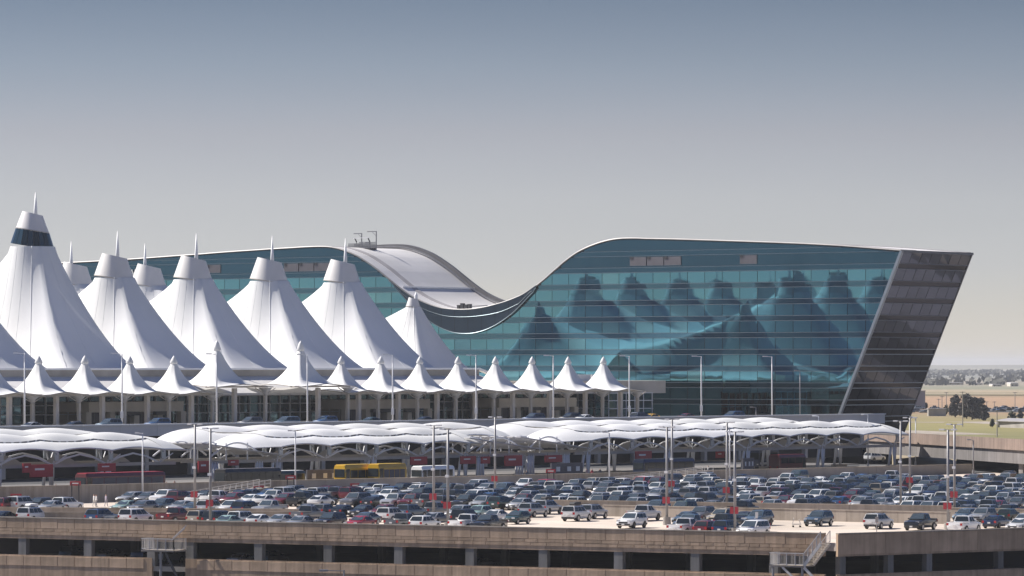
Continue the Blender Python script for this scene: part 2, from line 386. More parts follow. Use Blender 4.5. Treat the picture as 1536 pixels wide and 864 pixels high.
deck_wall(830, 749.5, 1430, 758.5, 21.8, 'second low wall just behind the long right-hand deck wall')
deck_wall(1425, 761, 1600, 764.5, 21.7, 'short low wall at the right edge behind the parked cluster')
deck_wall(925, 741.5, 1170, 744.5, 21.6, 'low wall in front of the ramp with white railings')
deck_wall(590, 743, 762, 745.5, 21.6, 'low wall behind the two red twin-sign poles')

# retaining wall of the terminal road, in panels
rw = empty('retaining_wall', MWp(640, DECK), 0, 'tan concrete retaining wall between parking deck and canopy road', 'wall')
pxs = list(range(-60, 1480, 55)); pxs[-1] = 1458
for i, (a, b) in enumerate(zip(pxs[:-1], pxs[1:])):
    za, zb = 22.85-(a+60)/1540*.95, 22.85-(b+60)/1540*.95
    s0, s1 = SM(a, MW), SM(b, MW)-.05
    mb = MB(); mb.prism([HM(s0, MW, DECK), HM(s1, MW, DECK), HM(s1, MW, zb), HM(s0, MW, za)], mV*.4)
    mb.build('wall_panel', M['concrete_grey'] if 380 < a < 800 or a > 1080 else M['concrete'], rw)
    mb = MB(); mb.prism([HM(s0, MW-.06, za), HM(s1, MW-.06, zb), HM(s1, MW-.06, zb+.12), HM(s0, MW-.06, za+.12)], mV*.55); mb.build('cap', M['concrete'], rw)

# lower road and upper road
S0, S1e = 470.0, SM(1345, 500)
rl = MB().prism([HM(S0, MW+.5, 19.5), HM(S1e, MW+.5, 19.5), HM(S1e, 548, 19.5), HM(S0, 548, 19.5)], Z1*.9).build('road_lower', M['asphalt'])
tag(rl, None, None, None, 'structure')
for k, M_ in enumerate((470, 476, 502)):
    for j in range(0):
        pass
for M_ in (484.5, 510):                                        # kerbed islands under the canopies
    tag(MB().prism([HM(S0, M_-3.2, 20.404), HM(S1e-3, M_-3.2, 20.404), HM(S1e-3, M_+12, 20.404), HM(S0, M_+12, 20.404)], Z1*.13).build('pavement_island', M['island']), None, None, None, 'structure')
# upper road slab with pale edge beam
S_T = SM(966, 592)
S_U = SM(1322, 546)
up = [HM(S0, 546, 27.6), HM(S_U, 546, 27.6), HM(S_U, 553, 27.6), HM(S_T+4, 553, 27.6), HM(S_T+4, 600, 27.6), HM(S0, 600, 27.6)]
tag(MB().prism(up, Z1*1.0).build('road_upper', M['concrete_grey']), None, None, None, 'structure')
eb = empty('road_parapet', HM(700, 545.8, 27.6), 0, 'long white parapet along the edge of the upper terminal road', 'parapet')
s = S0
while s < S_U-8:
    MB().prism([HM(s, 545.5, 27.5), HM(s+8.95, 545.5, 27.5), HM(s+8.95, 545.5, 29.4), HM(s, 545.5, 29.4)], mV*.45).build('parapet_panel', M['roof_white'], eb)
    MB().prism([HM(s, 545.2, 29.4), HM(s+8.95, 545.2, 29.4), HM(s+8.95, 545.2, 29.62), HM(s, 545.2, 29.62)], mV*1.3).build('coping', M['white_steel'], eb); s += 9.0
# terminal lower level behind the canopies: dark recessed frontage with piers
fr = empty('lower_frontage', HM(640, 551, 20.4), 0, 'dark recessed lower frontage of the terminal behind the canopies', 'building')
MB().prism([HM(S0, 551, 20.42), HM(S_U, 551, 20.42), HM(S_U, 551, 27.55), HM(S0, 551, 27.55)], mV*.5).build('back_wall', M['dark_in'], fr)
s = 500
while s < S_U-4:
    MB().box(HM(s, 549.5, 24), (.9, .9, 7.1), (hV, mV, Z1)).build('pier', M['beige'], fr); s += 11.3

# overpass and embankment at right
ov = empty('overpass', PZ(1440, 812, 18), 0, 'concrete highway overpass with brown parapet right of the hotel', 'bridge')
pa, pb = PZ(1296, 866, 0), PZ(1680, 715, 0); dv = (pb-pa).normalized(); nv = Vector((-dv.y, dv.x, 0)); Lo = (pb-pa).length
k = 9
for i in range(k):
    a = pa+dv*(Lo*i/k); b = pa+dv*(Lo*(i+1)/k-.05)
    MB().prism([a+Z1*24.8, b+Z1*24.8, b+Z1*26.8, a+Z1*26.8], nv*.4).build('parapet_panel', M['bridge_brown_shade'], ov)
MB().prism([pa+nv*.5+Z1*22.4, pb+nv*.5+Z1*22.4, pb+nv*.5+Z1*24.9, pa+nv*.5+Z1*24.9], nv*11).build('girder', M['bridge_grey_shade'], ov)
MB().prism([pa+nv*11.2+Z1*17, pb+nv*11.2+Z1*17, pb+nv*11.2+Z1*22.5, pa+dv*26+nv*11.2+Z1*22.5, pa+dv*26+nv*11.2+Z1*17], nv*.6).build('underpass_shade_wall', M['dark_in'], ov)  # near-black wall added to stand for the shadow under the bridge
for px in (1519, 1640):
    u = (px-HX)/F; t = (u*pa.y-pa.x)/(dv.x-u*dv.y); c = pa+dv*t+nv*5
    MB().box(c+Z1*20, (2.4, 7, 5.2), (dv, nv, Z1)).build('pier', M['bridge_grey_shade'], ov)
mbk = MB()
e0 = [GZ(1342, 697, 20.3), GZ(1452, 698, 20.3)]; e0b = [PZ(1338, 905, 23.6), PZ(1448, 872, 22.6)]
mbk.add([e0[0], e0[1], e0b[1], e0b[0], e0[0]-Z1*3, e0[1]-Z1*3, e0b[1]-Z1*6, e0b[0]-Z1*6], [(0,1,2,3),(4,5,1,0),(5,6,2,1),(6,7,3,2),(7,4,0,3)])
tag(mbk.build('embankment', mk('embankment_soil', (.34,.28,.19), .95, var=.2, scale=.2, stain=.2)), None, None, None, 'structure')
ab = MB(); a0, a1 = GZ(1492, 714, 18.5), GZ(1600, 716, 18.5)
ab.prism([a0, a1, a1+Z1*2.6, a0+Z1*2.2], Vector((6, 30, 0))); tag(ab.build('abutment_block', M['precast_wall']), 'low tan abutment block under the overpass at the right edge', 'wall')

# ground strips added beside the slanted end to break up its glass reflection
for k_, (x0, x1, y0, y1, mt, zz) in enumerate(((92, 104, 835, 1010, 'asphalt', .05), (108, 113, 840, 1010, 'concrete', .06), (118, 131, 840, 1020, 'asphalt', .05), (140, 175, 850, 1030, 'roof_grey', .05), (182, 190, 850, 1030, 'concrete', .06), (198, 240, 860, 1040, 'asphalt', .05))):
    tag(MB().prism([(x0, y0, 18), (x1, y0, 18), (x1+10, y1, 18), (x0+10, y1, 18)], Z1*zz).build('reflected_strip', M[mt]), None, None, None, 'structure')

# ------------------------------------------------------------------ hotel
PSI = R(37); tV = Vector((math.cos(PSI), -math.sin(PSI), 0)); bV = Vector((math.sin(PSI), math.cos(PSI), 0))
HC = 955*(math.cos(PSI)+math.sin(PSI)*.0303); HD0 = HC/math.cos(PSI)
_d = HC/(math.cos(PSI)+math.sin(PSI)*.0898); HDEP = (.10615-.0898)*_d/(math.sin(PSI)-.10615*math.cos(PSI))
def HP(a, z, d=0.0): return Vector((0, HD0, 0))+tV*a+bV*d+Z1*z
def hD(px): return HC/(math.cos(PSI)+math.sin(PSI)*(px-HX)/F)
def az(px, py):
    D = hD(px); return ((px-HX)/F*D/tV.x, CZ+(HY-py)/F*D)
prof_px = [(60,396.5),(190,390),(300,381.5),(380,375.8),(440,372),(470,370.4),(490,370.3),(503,372),(518,376.2),(536,384),(552,394),(569,406.5),(585,420),(600,432),(615,443),(630,451),(646,457.6),(663,462.6),(685,464.8),(705,464.5),(722,462.4),(740,458.6),(763,451.6),(783,443.6),(800,433),(820,417),(838,400.5),(852,389),(866,379),(880,372),(895,366),(910,361.5),(925,358.7),(940,357.8),(968,358),(1060,360.6),(1160,364),(1260,368.3),(1352,376)]
PR = [az(*q) for q in prof_px]
def spline(pts, n=5):
    out = []
    for i in range(len(pts)-1):
        p0, p1, p2, p3 = pts[max(i-1, 0)], pts[i], pts[i+1], pts[min(i+2, len(pts)-1)]
        for k in range(n):
            t = k/n
            out.append((p1[0]+(p2[0]-p1[0])*t, .5*(2*p1[1]+(p2[1]-p0[1])*t+(2*p0[1]-5*p1[1]+4*p2[1]-p3[1])*t*t+(3*p1[1]-p0[1]-3*p2[1]+p3[1])*t**3)))
    out.append(pts[-1]); return out
PRS = [(a, z) for a, z in spline(PR, 3)]
for _ in range(3):                                             # fair the hand-read curve
    PRS = [PRS[0]]+[(PRS[i][0], (PRS[i-1][1]+2*PRS[i][1]+PRS[i+1][1])/4) for i in range(1, len(PRS)-1)]+[PRS[-1]]
def interp(pts, a):
    if a <= pts[0][0]: return pts[0][1]
    for (x0, y0), (x1, y1) in zip(pts[:-1], pts[1:]):
        if a <= x1: return y0+(y1-y0)*(a-x0)/(x1-x0)
    return pts[-1][1]
def roofz(a): return interp(PRS, a)
lens_px = [(585,421),(600,437),(616,454.5),(633,471),(652.5,485.6),(672,495.3),(689,499.8),(711,499.8),(730.7,494.7),(750,485),(769.7,471),(786.7,454.5),(802,438.5),(806,432)]
LN = spline([az(*q) for q in lens_px], 4)
LA0, LA1 = LN[0][0], LN[-1][0]
mid_px = [(585,420.6),(605,440),(630,459),(652,469),(676,474.6),(711,474.8),(750,468.6),(780,455.5),(800,436.5)]
MN = spline([az(*q) for q in mid_px], 4)
A_B, Z_B = az(1255, 632); A_T, Z_T = az(1352, 376)
def aend(z): return A_B+(z-Z_B)*(A_T-A_B)/(Z_T-Z_B)
A_L = PR[0][0]; ZBOT = 18.0
def limit(a):
    z = roofz(a)-.25
    if LA0 < a < LA1: z = min(z, interp(LN, a))
    return z
hotel = empty('hotel', HP(-13, ZBOT, 17), 0, 'long teal glass hotel with saddle-shaped roof and slanted dark end wall', 'building')
# core volume
poly = [(A_L, ZBOT)]+[(a, z) for a, z in PRS]+[(aend(Z_T), Z_T), (aend(ZBOT), ZBOT)]
poly2 = [poly[0]]+[p for i, p in enumerate(poly[1:]) if i == 0 or p[0] > poly[i][0]+.02 or i >= len(PRS)]
MB().prism([HP(a, z-.02, .25) for a, z in poly2], bV*(HDEP-.25)).build('core_volume', M['dark_in'], hotel)
# roof membrane, walk strips, rear parapet
def roof_strip(d0, d1, up, name, mat, a0=None, a1=None, thick=.15):
    pts = [(a, z) for a, z in PRS if (a0 is None or a >= a0) and (a1 is None or a <= a1)]
    mb = MB()
    mb.grid([[HP(a, z+up, d) for a, z in pts] for d in (d0, d1)]); mb.grid([[HP(a, z+up, d0) for a, z in pts], [HP(a, z+up-thick, d0) for a, z in pts]]); mb.grid([[HP(a, z+up, d1) for a, z in pts], [HP(a, z+up-thick, d1) for a, z in pts]])
    return mb.build(name, mat, hotel, smooth=False)
roof_strip(-.1, HDEP, .10, 'roof', M['roof_white'])
roof_strip(4.2, 6.0, .22, 'roof_walkway', M['roof_grey']); roof_strip(26.6, 28.4, .22, 'roof_walkway', M['roof_grey'])
roof_strip(HDEP-.9, HDEP-.05, 1.25, 'rear_parapet', M['parapet_grey'], a1=12, thick=1.3)
roof_strip(HDEP-2.6, HDEP-2.2, .8, 'rear_rail', M['grey_steel'], a1=12, thick=.25)
mb = MB(); ax_ = az(600, 434)[0]; zz = roofz(ax_)
mb.bar(HP(ax_, zz+.3, 1), HP(ax_, zz+.3, HDEP-1), .25, .35); mb.build('roof_joint', M['white_steel'], hotel)
# strips cut by the roof curve and the slanted end
def strips(z0, z1, d, name, mats, step=.7, a_from=None, a_to=None, thick=.12):
    a = A_L if a_from is None else a_from; stop = aend(z1) if a_to is None else a_to
    runs, cur = [], []
    while True:
        last = a >= min(stop, aend(z0))
        aa = min(a, stop); lim = limit(aa); t = min(z1, lim)
        if t > z0+.03:
            if last and a_to is None: cur.append((aend(z0), z0)); cur[-1] = (aend(z0), aend(t), t)
            else: cur.append((aa, aa, t))
        else:
            if len(cur) > 1: runs.append(cur)
            cur = []
        if last: break
        a += step
    if len(cur) > 1: runs.append(cur)
    for r in runs:
        mb = MB()
        lo = [HP(q[0], z0, d) for q in r]; hi = [HP(q[1], q[2], d) for q in r]
        lo2 = [v+bV*thick for v in lo]; hi2 = [v+bV*thick for v in hi]
        mb.grid([lo2, lo, hi, hi2]); mb.build(name, mats, hotel)
Z0, ST, SPN = 65.05, 3.62, 1.10
NF = 12
for k in range(NF):
    zt = Z0-ST*k
    strips(zt-SPN+.05, zt-.05, -.03, 'spandrel_band', M['hotel_spandrel'] if k > 1 else M['hotel_parapet'])
    for zz in (zt, zt-SPN): strips(zz-.055, zz+.055, -.14, 'transom', M['transom'], thick=.2)
strips(Z0+.1, 75, 0.0, 'parapet_glass', M['hotel_parapet'])
strips(Z0-ST+.1, Z0-SPN-.1, 0.0, 'parapet_glass', M['hotel_parapet'])
# window panes: full ones share a mesh, cut ones their own
PW = 4.6; pane_h = ST-SPN-.15
full = MB().box((0, 0, 0), (PW-.12, .06, pane_h)).mesh('glass_pane', M['hotel_glass'])
full_b = MB().box((0, 0, 0), (PW-.12, .06, pane_h)).mesh('glass_pane', M['hotel_blind'])
rest = MB(); off = wloc(hotel); npane = 0
a0 = A_L
rngp = random.Random(5)
while a0 < A_T:
    a1 = a0+PW
    for k in range(1, NF):
        zhi, zlo = Z0-ST*k-SPN-.075, Z0-ST*(k+1)+.075
        ac = (a0+a1)/2; c = HP(ac, (zhi+zlo)/2, 0); px = HX+c.x/c.y*F; py = HY-(c.z-CZ)/c.y*F
        lims = [limit(a0+.06+(PW-.12)*j/6) for j in range(7)]
        if max(lims) <= zlo+.1: continue
        seen = (px > 628 or (py < 470 and px > 300)) and py < 640
        whole = min(lims) >= zhi and a1 < aend(zlo)
        if not whole and a0 > aend(zhi): continue
        if whole:
            tilt = (R(90)*0+rngp.gauss(0, .0022), 0, -PSI+rngp.gauss(0, .0022))
            if seen:
                link('glass_pane', full if rngp.random() > .08 else full_b, hotel, c-off, tilt); npane += 1
            else: rest.box(c, (PW-.12, .06, pane_h), (tV, bV, Z1))
        else:
            pts_hi, pts_lo = [], []
            for j in range(7):
                a = a0+.06+(PW-.12)*j/6
                t = min(zhi, lims[j])
                if t <= zlo: continue
                pts_lo.append((min(a, aend(zlo)-.15), zlo)); pts_hi.append((min(a, aend(t)-.15), t))
            if len(pts_lo) < 2: continue
            mb = MB() if seen else rest
            lo = [HP(a, z, -.03) for a, z in pts_lo]; hi = [HP(a, z, -.03) for a, z in pts_hi]
            mb.grid([[v+bV*.06 for v in lo], lo, hi, [v+bV*.06 for v in hi]])
            if seen: mb.build('glass_pane', M['hotel_glass'], hotel); npane += 1
    a0 = a1
tag(rest.build('hidden_panes', M['hotel_glass'], hotel), None, None, None, 'stuff')
# louvre panels in the top storey
for pxa, n in ((945, 3), (1110, 1), (426, 4), (310, 1)):
    for j in range(n):
        aa = az(pxa, 392)[0]+j*4.65
        MB().box(HP(aa+2.25, Z0-SPN-1.2, -.1), (4.4, .12, 1.9), (tV, bV, Z1)).build('louver_panel', M['louver'], hotel)
        MB().box(HP(aa+.5, Z0-SPN-.45, -.2), (.8, .1, .5), (tV, bV, Z1)).build('louver_vent', M['dark_metal'], hotel)
# saddle fascia in panels, its trims
fas = []
nseg = 11
for i in range(nseg):
    x0, x1 = LA0+(LA1-LA0)*i/nseg+.04, LA0+(LA1-LA0)*(i+1)/nseg-.04
    top, bot = [], []
    for j in range(6):
        a = x0+(x1-x0)*j/5; bot.append(HP(a, interp(LN, a), -.55)); top.append(HP(a, max(roofz(a)+.05, interp(LN, a)+.02), -.55))
    MB().grid([[v+bV*.5 for v in bot], bot, top, [v+bV*.6 for v in top]]).build('fascia_panel', M['fascia'], hotel)
MB().path([HP(a, z, -.6) for a, z in LN], .085, 6).build('fascia_trim', M['transom'], hotel)
MB().path([HP(a, z, -.6) for a, z in MN], .05, 6).build('fascia_trim', M['transom'], hotel)
MB().path([HP(a, z+.05, -.12) for a, z in PRS], .20, 6).build('roof_edge_trim', M['parapet_grey'], hotel)
# slanted end wall: backing, panes, bands, corner trims
def EP(z, d, o=0.0): return HP(aend(z), z, d)+tV*o
MB().prism([EP(ZBOT, .3, .02), EP(ZBOT, HDEP-.1, .02), EP(Z_T, HDEP-.1, .02), EP(Z_T, .3, .02)], tV*.06).build('end_wall', M['hotel_end_band'], hotel)
NC = 7; cw = (HDEP-.9)/NC
for k in range(NF):
    zt = Z0-ST*k
    z1, z0 = min(zt-SPN-.07, Z_T-.1), zt-ST+.07
    if z1 <= z0 or z0 < 19: continue
    for c in range(NC):
        d0, d1 = .5+c*cw+.09, .5+(c+1)*cw-.09
        jit = [rngp.gauss(0, .02) for _ in range(4)]
        q = [EP(z0, d0, .16+jit[0]), EP(z0, d1, .16+jit[1]), EP(z1, d1, .16+jit[2]), EP(z1, d0, .16+jit[3])]
        MB().prism(q, tV*-.06).build('end_pane', M['hotel_end'], hotel)
    if zt < Z_T:
        for zz in (zt, zt-SPN):
            MB().bar(EP(zz, .4, .2), EP(zz, HDEP-.3, .2), .12, .13).build('end_transom', M['silver'] if k > 5 else M['grey_steel'], hotel)
MB().bar(EP(ZBOT, .1, .1), EP(Z_T, .1, .1), .8, .55).build('corner_trim', M['silver'], hotel)
MB().bar(EP(ZBOT, HDEP-.1, .1), EP(Z_T, HDEP-.1, .1), .3, .3).build('corner_trim', M['parapet_grey'], hotel)
MB().bar(EP(Z_T-.1, -.2, .15), EP(Z_T-.1, HDEP+.1, .15), .4, .5).build('end_coping', M['parapet_grey'], hotel)
# big lettering at the far left of the facade
def text_mesh(txt, size, mat, depth=.05):
    cu = bpy.data.curves.new('t', 'FONT'); cu.body = txt; cu.size = size; cu.extrude = depth; cu.space_character = 1.05
    ob = bpy.data.objects.new('t', cu); col.objects.link(ob)
    dg = bpy.context.evaluated_depsgraph_get(); me = bpy.data.meshes.new_from_object(ob.evaluated_get(dg))
    bpy.data.objects.remove(ob); me.materials.clear(); me.materials.append(mat); return me
aw, zw = az(193.2, 414.8)
lt = link('facade_lettering', text_mesh('WESTIN', 2.5, mk('letter_white', (.62,.62,.60), .5, var=.03)), hotel, HP(aw, zw, -.4)-off, (R(90), 0, -PSI))

# rooftop access platform: cage, two davits, boom
def roof_at(px, d):
    best = None
    for a, z in PRS:
        c = HP(a, z, d); e = abs(HX+c.x/c.y*F-px)
        if best is None or e < best[0]: best = (e, a, z)
    return best[1], best[2]
ra, rz = roof_at(541, 12)
rg = empty('roof_access_platform', HP(ra, rz, 12), 0, 'steel maintenance cage with two davit arms on the hotel roof crest', 'roof rig')
zb = rz-.4
for (x0, x1, hh) in ((-3.3, 0, 1.5), (0, 3.3, 1.8)):
    mb = MB()
    for i in range(11):
        x = x0+(x1-x0)*i/10; mb.tube(HP(ra+x, zb, 11), HP(ra+x, zb+hh, 11), .075, n=5); mb.tube(HP(ra+x+.12, zb, 13), HP(ra+x+.12, zb+hh, 13), .075, n=5)
    for dd in (11, 13):
        for q in (.3, .5, .75, 1.0): mb.bar(HP(ra+x0, zb+hh*q, dd), HP(ra+x1, zb+hh*q, dd), .11, .11)
    mb.build('cage_railing', M['grey_steel'], rg)
MB().box(HP(ra, zb+.2, 12), (6.8, 2.4, .35), (tV, bV, Z1)).build('platform_floor', M['dark_metal'], rg)
for x, hh, arm in ((-.5, 3.9, 2.4), (3.9, 4.3, 2.7)):
    mb = MB(); mb.tube(HP(ra+x, zb, 12.5), HP(ra+x, zb+hh, 12.5), .14, n=6); mb.bar(HP(ra+x+.1, zb+hh, 12.5), HP(ra+x-arm, zb+hh, 12.5), .16, .2); mb.tube(HP(ra+x, zb+hh*.75, 12.5), HP(ra+x-arm*.5, zb+hh, 12.5), .05, n=5)
    mb.build('davit_arm', M['grey_steel'], rg)
mb = MB(); mb.bar(HP(ra-2.6, zb+2.75, 12), HP(ra+2.2, zb+2.95, 12), .16, .14); mb.build('cross_boom', M['white_steel'], rg)
for x in (-1.9, 2.1):
    mb = MB(); mb.tube(HP(ra+x-.25, zb+2.75, 12), HP(ra+x+.25, zb+1.9, 12), .13, .16, 6); mb.tube(HP(ra+x+.25, zb+1.9, 12), HP(ra+x+.1, zb+.4, 12), .08, n=6); mb.build('winch_leg', M['dark_metal'], rg)
ra, rz = roof_at(694, 3)
ru = empty('roof_winch', HP(ra, rz, 3), 0, 'black winch machinery with a long rail in the dip of the hotel roof', 'roof rig')
mb = MB()
for x, w, h_ in ((-1.6, .7, .9), (-.6, .8, 1.3), (.5, .9, 1.0), (1.5, .6, 1.1)):
    mb.box(HP(ra+x, rz+h_/2+.1, 3), (w, .8, h_), (tV, bV, Z1)); mb.bar(HP(ra+x-.7, rz+h_+.15, 3), HP(ra+x+.6, rz+h_+.15, 3), .15, .15)
mb.build('winch_body', M['dark_metal'], ru)
MB().bar(HP(ra+1.6, rz+.75, 3), HP(ra+6.5, rz+.95, 3), .2, .22).build('guide_rail', M['grey_steel'], ru)

# ------------------------------------------------------------------ great hall tents
M_F = 615.0
front_px = [45, 172, 290, 403, 512, 620]
s_f = [SM(p, M_F) for p in front_px]
spac = (s_f[5]-s_f[1])/4
s_f = [s_f[1]+spac*(i-1) for i in range(6)]
def M_at(px, s):
    u = (px-HX)/F; return (hV.x*s-u*hV.y*s)/(u*mV.y-mV.x)
M_B = (M_at(115, s_f[3])+M_at(222, s_f[4]))/2
HALF = spac/2; MID = (M_B-M_F)/2
CREASE = R(-84)                                                # cloth ridge seen on the camera side of each tent
TG = 'white fabric peaks of the terminal roof'
def tent(s, Mr, zc, rc, ztop, rtop, spire, flip, label, glass=False, end=None, nt=18):
    """one mast bay of the membrane roof; b<0 is the outer side"""
    sg = -1 if flip else 1
    root = empty('roof_tent', HM(s, Mr, 38), 0, label, 'tent', TG)
    off = wloc(root)
    back = MID
    front = -24.0 if not end else -13.5
    def pt(a, b, z): return HM(s+a, Mr+sg*b, z)
    rays = []
    na = 72
    angs = sorted(set([2*math.pi*k/na for k in range(na)]))
    for th in angs:
        ca, sa = math.cos(th), math.sin(th)                    # ca along hall (a), sa across (b)
        t = 1e9
        if abs(ca) > 1e-6: t = min(t, HALF/abs(ca))
        if sa > 1e-6: t = min(t, back/sa)
        if sa < -1e-6: t = min(t, front/sa)
        a, b = ca*t, sa*t
        f = (b-front)/(back-front)
        edge = abs(a)/HALF
        zr = 37.4+f*10.2*(zc-38)/18.6                          # ridge level across the hall
        zv = 37.2+f*5.6                                        # valley level between masts
        zb = zr+(zv-zr)*edge**1.6
        if b <= front+.01: zb = 37.4-.3*edge
        if end and a*end > HALF-.01: zb = 36.6+f*1.5
        rays.append((ca, sa, t, zb))
    rows = []
    for i in range(nt+1):
        q = i/nt; row = []
        for ca, sa, t, zb in rays:
            thw = math.atan2(hV.y*ca+mV.y*sg*sa, hV.x*ca+mV.x*sg*sa)
            dl = abs((thw-CREASE+math.pi) % (2*math.pi)-math.pi)
            fold = 1+.0*max(0, 1-dl/.95)*math.sin(math.pi*min(1, q)**.75) if not flip else 1.0
            r = rc+(t-rc)*q*1.0
            p = 1.62+.35*abs(ca)**2
            zz = zb+(zc-zb)*(1-q)**p
            # soft folds: fabric pinched to ridge lines towards the outer edge
            zz += (fold-1)*r*1.15*(1-q)**.3
            row.append(pt(ca*r, sa*r, zz))
        rows.append(row)
    mb = MB(); mb.grid(rows, close=True); mb.build('membrane', M['fabric'], root, smooth=True)
    # cap
    tilt = .42
    def ring(r, z, k=1.0):
        out = []
        for j in range(32):
            th = 2*math.pi*j/32; x, y = math.cos(th)*r, math.sin(th)*r
            out.append(HM(s, Mr, z)+Vector((x, y, -tilt*x*k*.55)))
        return out
    zcap0 = zc
    if glass:
        ng = 22; g0, g1 = 3.15, rc
        zt_ = zc+3.2
        cf = MB().grid([ring(rc-.3, zc, .7), ring(g0-.25, zt_, .7)], close=True).build('clerestory_frame', M['grey_steel'], root)
        for j in range(ng):
            t0, t1 = 2*math.pi*(j+.06)/ng, 2*math.pi*(j+.94)/ng
            def gp(th, r, z): return HM(s, Mr, z)+Vector((math.cos(th)*r, math.sin(th)*r, -tilt*.4*math.cos(th)*r))
            MB().prism([gp(t0, rc-.05, zc), gp(t1, rc-.05, zc), gp(t1, g0+.05, zt_), gp(t0, g0+.05, zt_)], Vector((-math.cos(t0), -math.sin(t0), 0))*.1).build('clerestory_pane', M['tent_glass'], cf)
        zcap0 = zt_; rc2 = g0
    else: rc2 = rc
    mb = MB(); mb.grid([ring(rc2+.06, zcap0-.15, .7), ring(rc2*.84+.02, zcap0+(ztop-zcap0)*.4, .9), ring(rtop, ztop, 1), ring(rtop-.22, ztop, 1), ring(rtop-.25, ztop-1.6, 1)], close=True)
    o = mb.build('cap', M['fabric_cap'], root); autosmooth(o, 40)
    mb = MB(); mb.grid([ring(rc2+.10, zcap0-.02, .7), ring(rc2+.10, zcap0-.2, .7)], close=True); mb.build('cap_seam', M['tan_steel'], root)
    mb = MB(); mb.add(ring(rtop-.26, ztop-1.2, 1), [list(range(32))]); mb.build('cap_throat', M['dark_in'], root)
    # mast spire, a little off-centre
    sp = HM(s, Mr, 0)+Vector((.55*sg if not flip else -.9, 0, 0))
    MB().path([sp+Z1*(ztop-2.5), sp+Z1*(ztop+.6), sp+Z1*spire], [.42, .36, .05], 8).build('mast_spire', M['white_steel'], root, smooth=True)
    # welded seams running down the cloth
    for th in (CREASE-ANG_H,):
        k = min(range(len(angs)), key=lambda i: abs((angs[i]-th+math.pi) % (2*math.pi)-math.pi))
        pts = [rows[i][k]+Z1*.05 for i in range(0, nt+1)]
        MB().path([q-Z1*.03 for q in pts], [.07]*len(pts), 5).build('seam', M['fabric'], root, smooth=True)
    sm_ = MB()
    for k in range(1, na, 4):
        pts = [rows[i][k] for i in range(0, nt+1, 2)]
        sm_.path(pts, [.022]*len(pts), 4, cap=False)
    sm_.build('panel_seams', M['fabric'], root)
    return root
names = ['biggest white tent with a band of clerestory glass below its cap, far left', 'second big white tent from the left, right of the glass-banded one', 'third big white tent from the left in the front row',
         'fourth big white tent from the left, in front of the hotel', 'fifth and rightmost tall white tent with a spire', 'small spireless white tent at the right end beside the hotel saddle']
DF = [hV.y*s+mV.y*M_F for s in s_f]
for i, s in enumerate(s_f):
    if i == 0: tent(s, M_F, CZ+177*DF[0]/F, 4.3, CZ+227*DF[0]/F, 1.95, CZ+259*DF[0]/F, False, names[0], glass=True)
    elif i == 5: tent(s, M_F, 52.2, 1.5, 54.0, .95, 55.3, False, names[5], end=1)
    else: tent(s, M_F, 57.0, 3.95, 61.3, 2.45, 66.2, False, names[i])
bl = {3: 'white tent cap with spire peeking out right of the glass-banded tent', 4: 'rear white tent cap with spire in front of the hotel lettering', 5: 'small rear tent hidden behind the rightmost tall tent'}
for i in range(0, 6):
    s = s_f[i]
    lab = bl.get(i, ['rear tent fully behind the big glass-banded tent', 'rear tent behind the gap left of the second tent', 'rear tent whose spire is hidden by the glass-banded tent'][min(i, 2)])
    if i == 5: tent(s, M_B, 52.2, 1.5, 54.0, .95, 55.3, True, lab, end=1)
    else: tent(s, M_B, 57.0, 3.95, 61.3, 2.45, 66.2, True, lab, glass=False)
for k in (1, 2, 3):                                            # bays left of the frame: only the hotel glass shows them
    for Mr, fl in ((M_F, False), (M_B, True)):
        tent(s_f[0]-spac*k, Mr, 57.0, 3.95, 61.3, 2.45, 66.2, fl, f"{'rear' if fl else 'front'}-row tent, {['first', 'second', 'third'][k-1]} beyond the left edge, mirrored in hotel glass", nt=10)

# ------------------------------------------------------------------ terminal building
S_A = 500.0
term = empty('terminal_building', HM(640, 600, 28.6), 0, 'white-roofed terminal with dark glazed front below the tents', 'building')
MB().prism([HM(S_A, 593, 28.62), HM(S_T, 593, 28.62), HM(S_T, 593, 36.4), HM(S_A, 593, 36.4)], mV*70).build('hall_block', M['beige'], term)
# white shed roof and coping behind the small tents
s = S_A; S_R = SM(722, 590)
while s < S_R-1:
    e = min(s+11.25, S_R)
    MB().prism([HM(s, 580, 34.6), HM(s, 590.5, 37.75), HM(s, 590.5, 37.2), HM(s, 580, 34.2)], hV*(e-s)).build('shed_roof', M['roof_white'], term)
    s += 11.3
MB().prism([HM(S_A, 590.6, 36.9), HM(S_A, 590.6, 39.0), HM(S_A, 591.1, 39.0), HM(S_A, 591.1, 36.9)], hV*(S_R-S_A)).build('upstand', M['concrete_grey'], term)
MB().prism([HM(S_A, 590.3, 39.0), HM(S_A, 590.3, 39.35), HM(S_A, 591.4, 39.35), HM(S_A, 591.4, 39.0)], hV*(S_R-S_A)).build('coping', M['white_steel'], term)
MB().bar(HM(S_R, 590.8, 39.1), HM(S_R+8, 590.8, 36.9), .9, .5).build('coping', M['white_steel'], term)
MB().prism([HM(S_R, 586, 33.9), HM(S_T, 586, 33.9), HM(S_T, 586, 36.6), HM(S_R, 586, 36.6)], mV*6.4).build('end_block', M['beige'], term)
for q in (SM(872, 588), SM(897, 588)):
    MB().box(HM(q, 589, 37.2), (5, 3, 1.4), (hV, mV, Z1)).build('roof_unit', M['white_steel'], term)
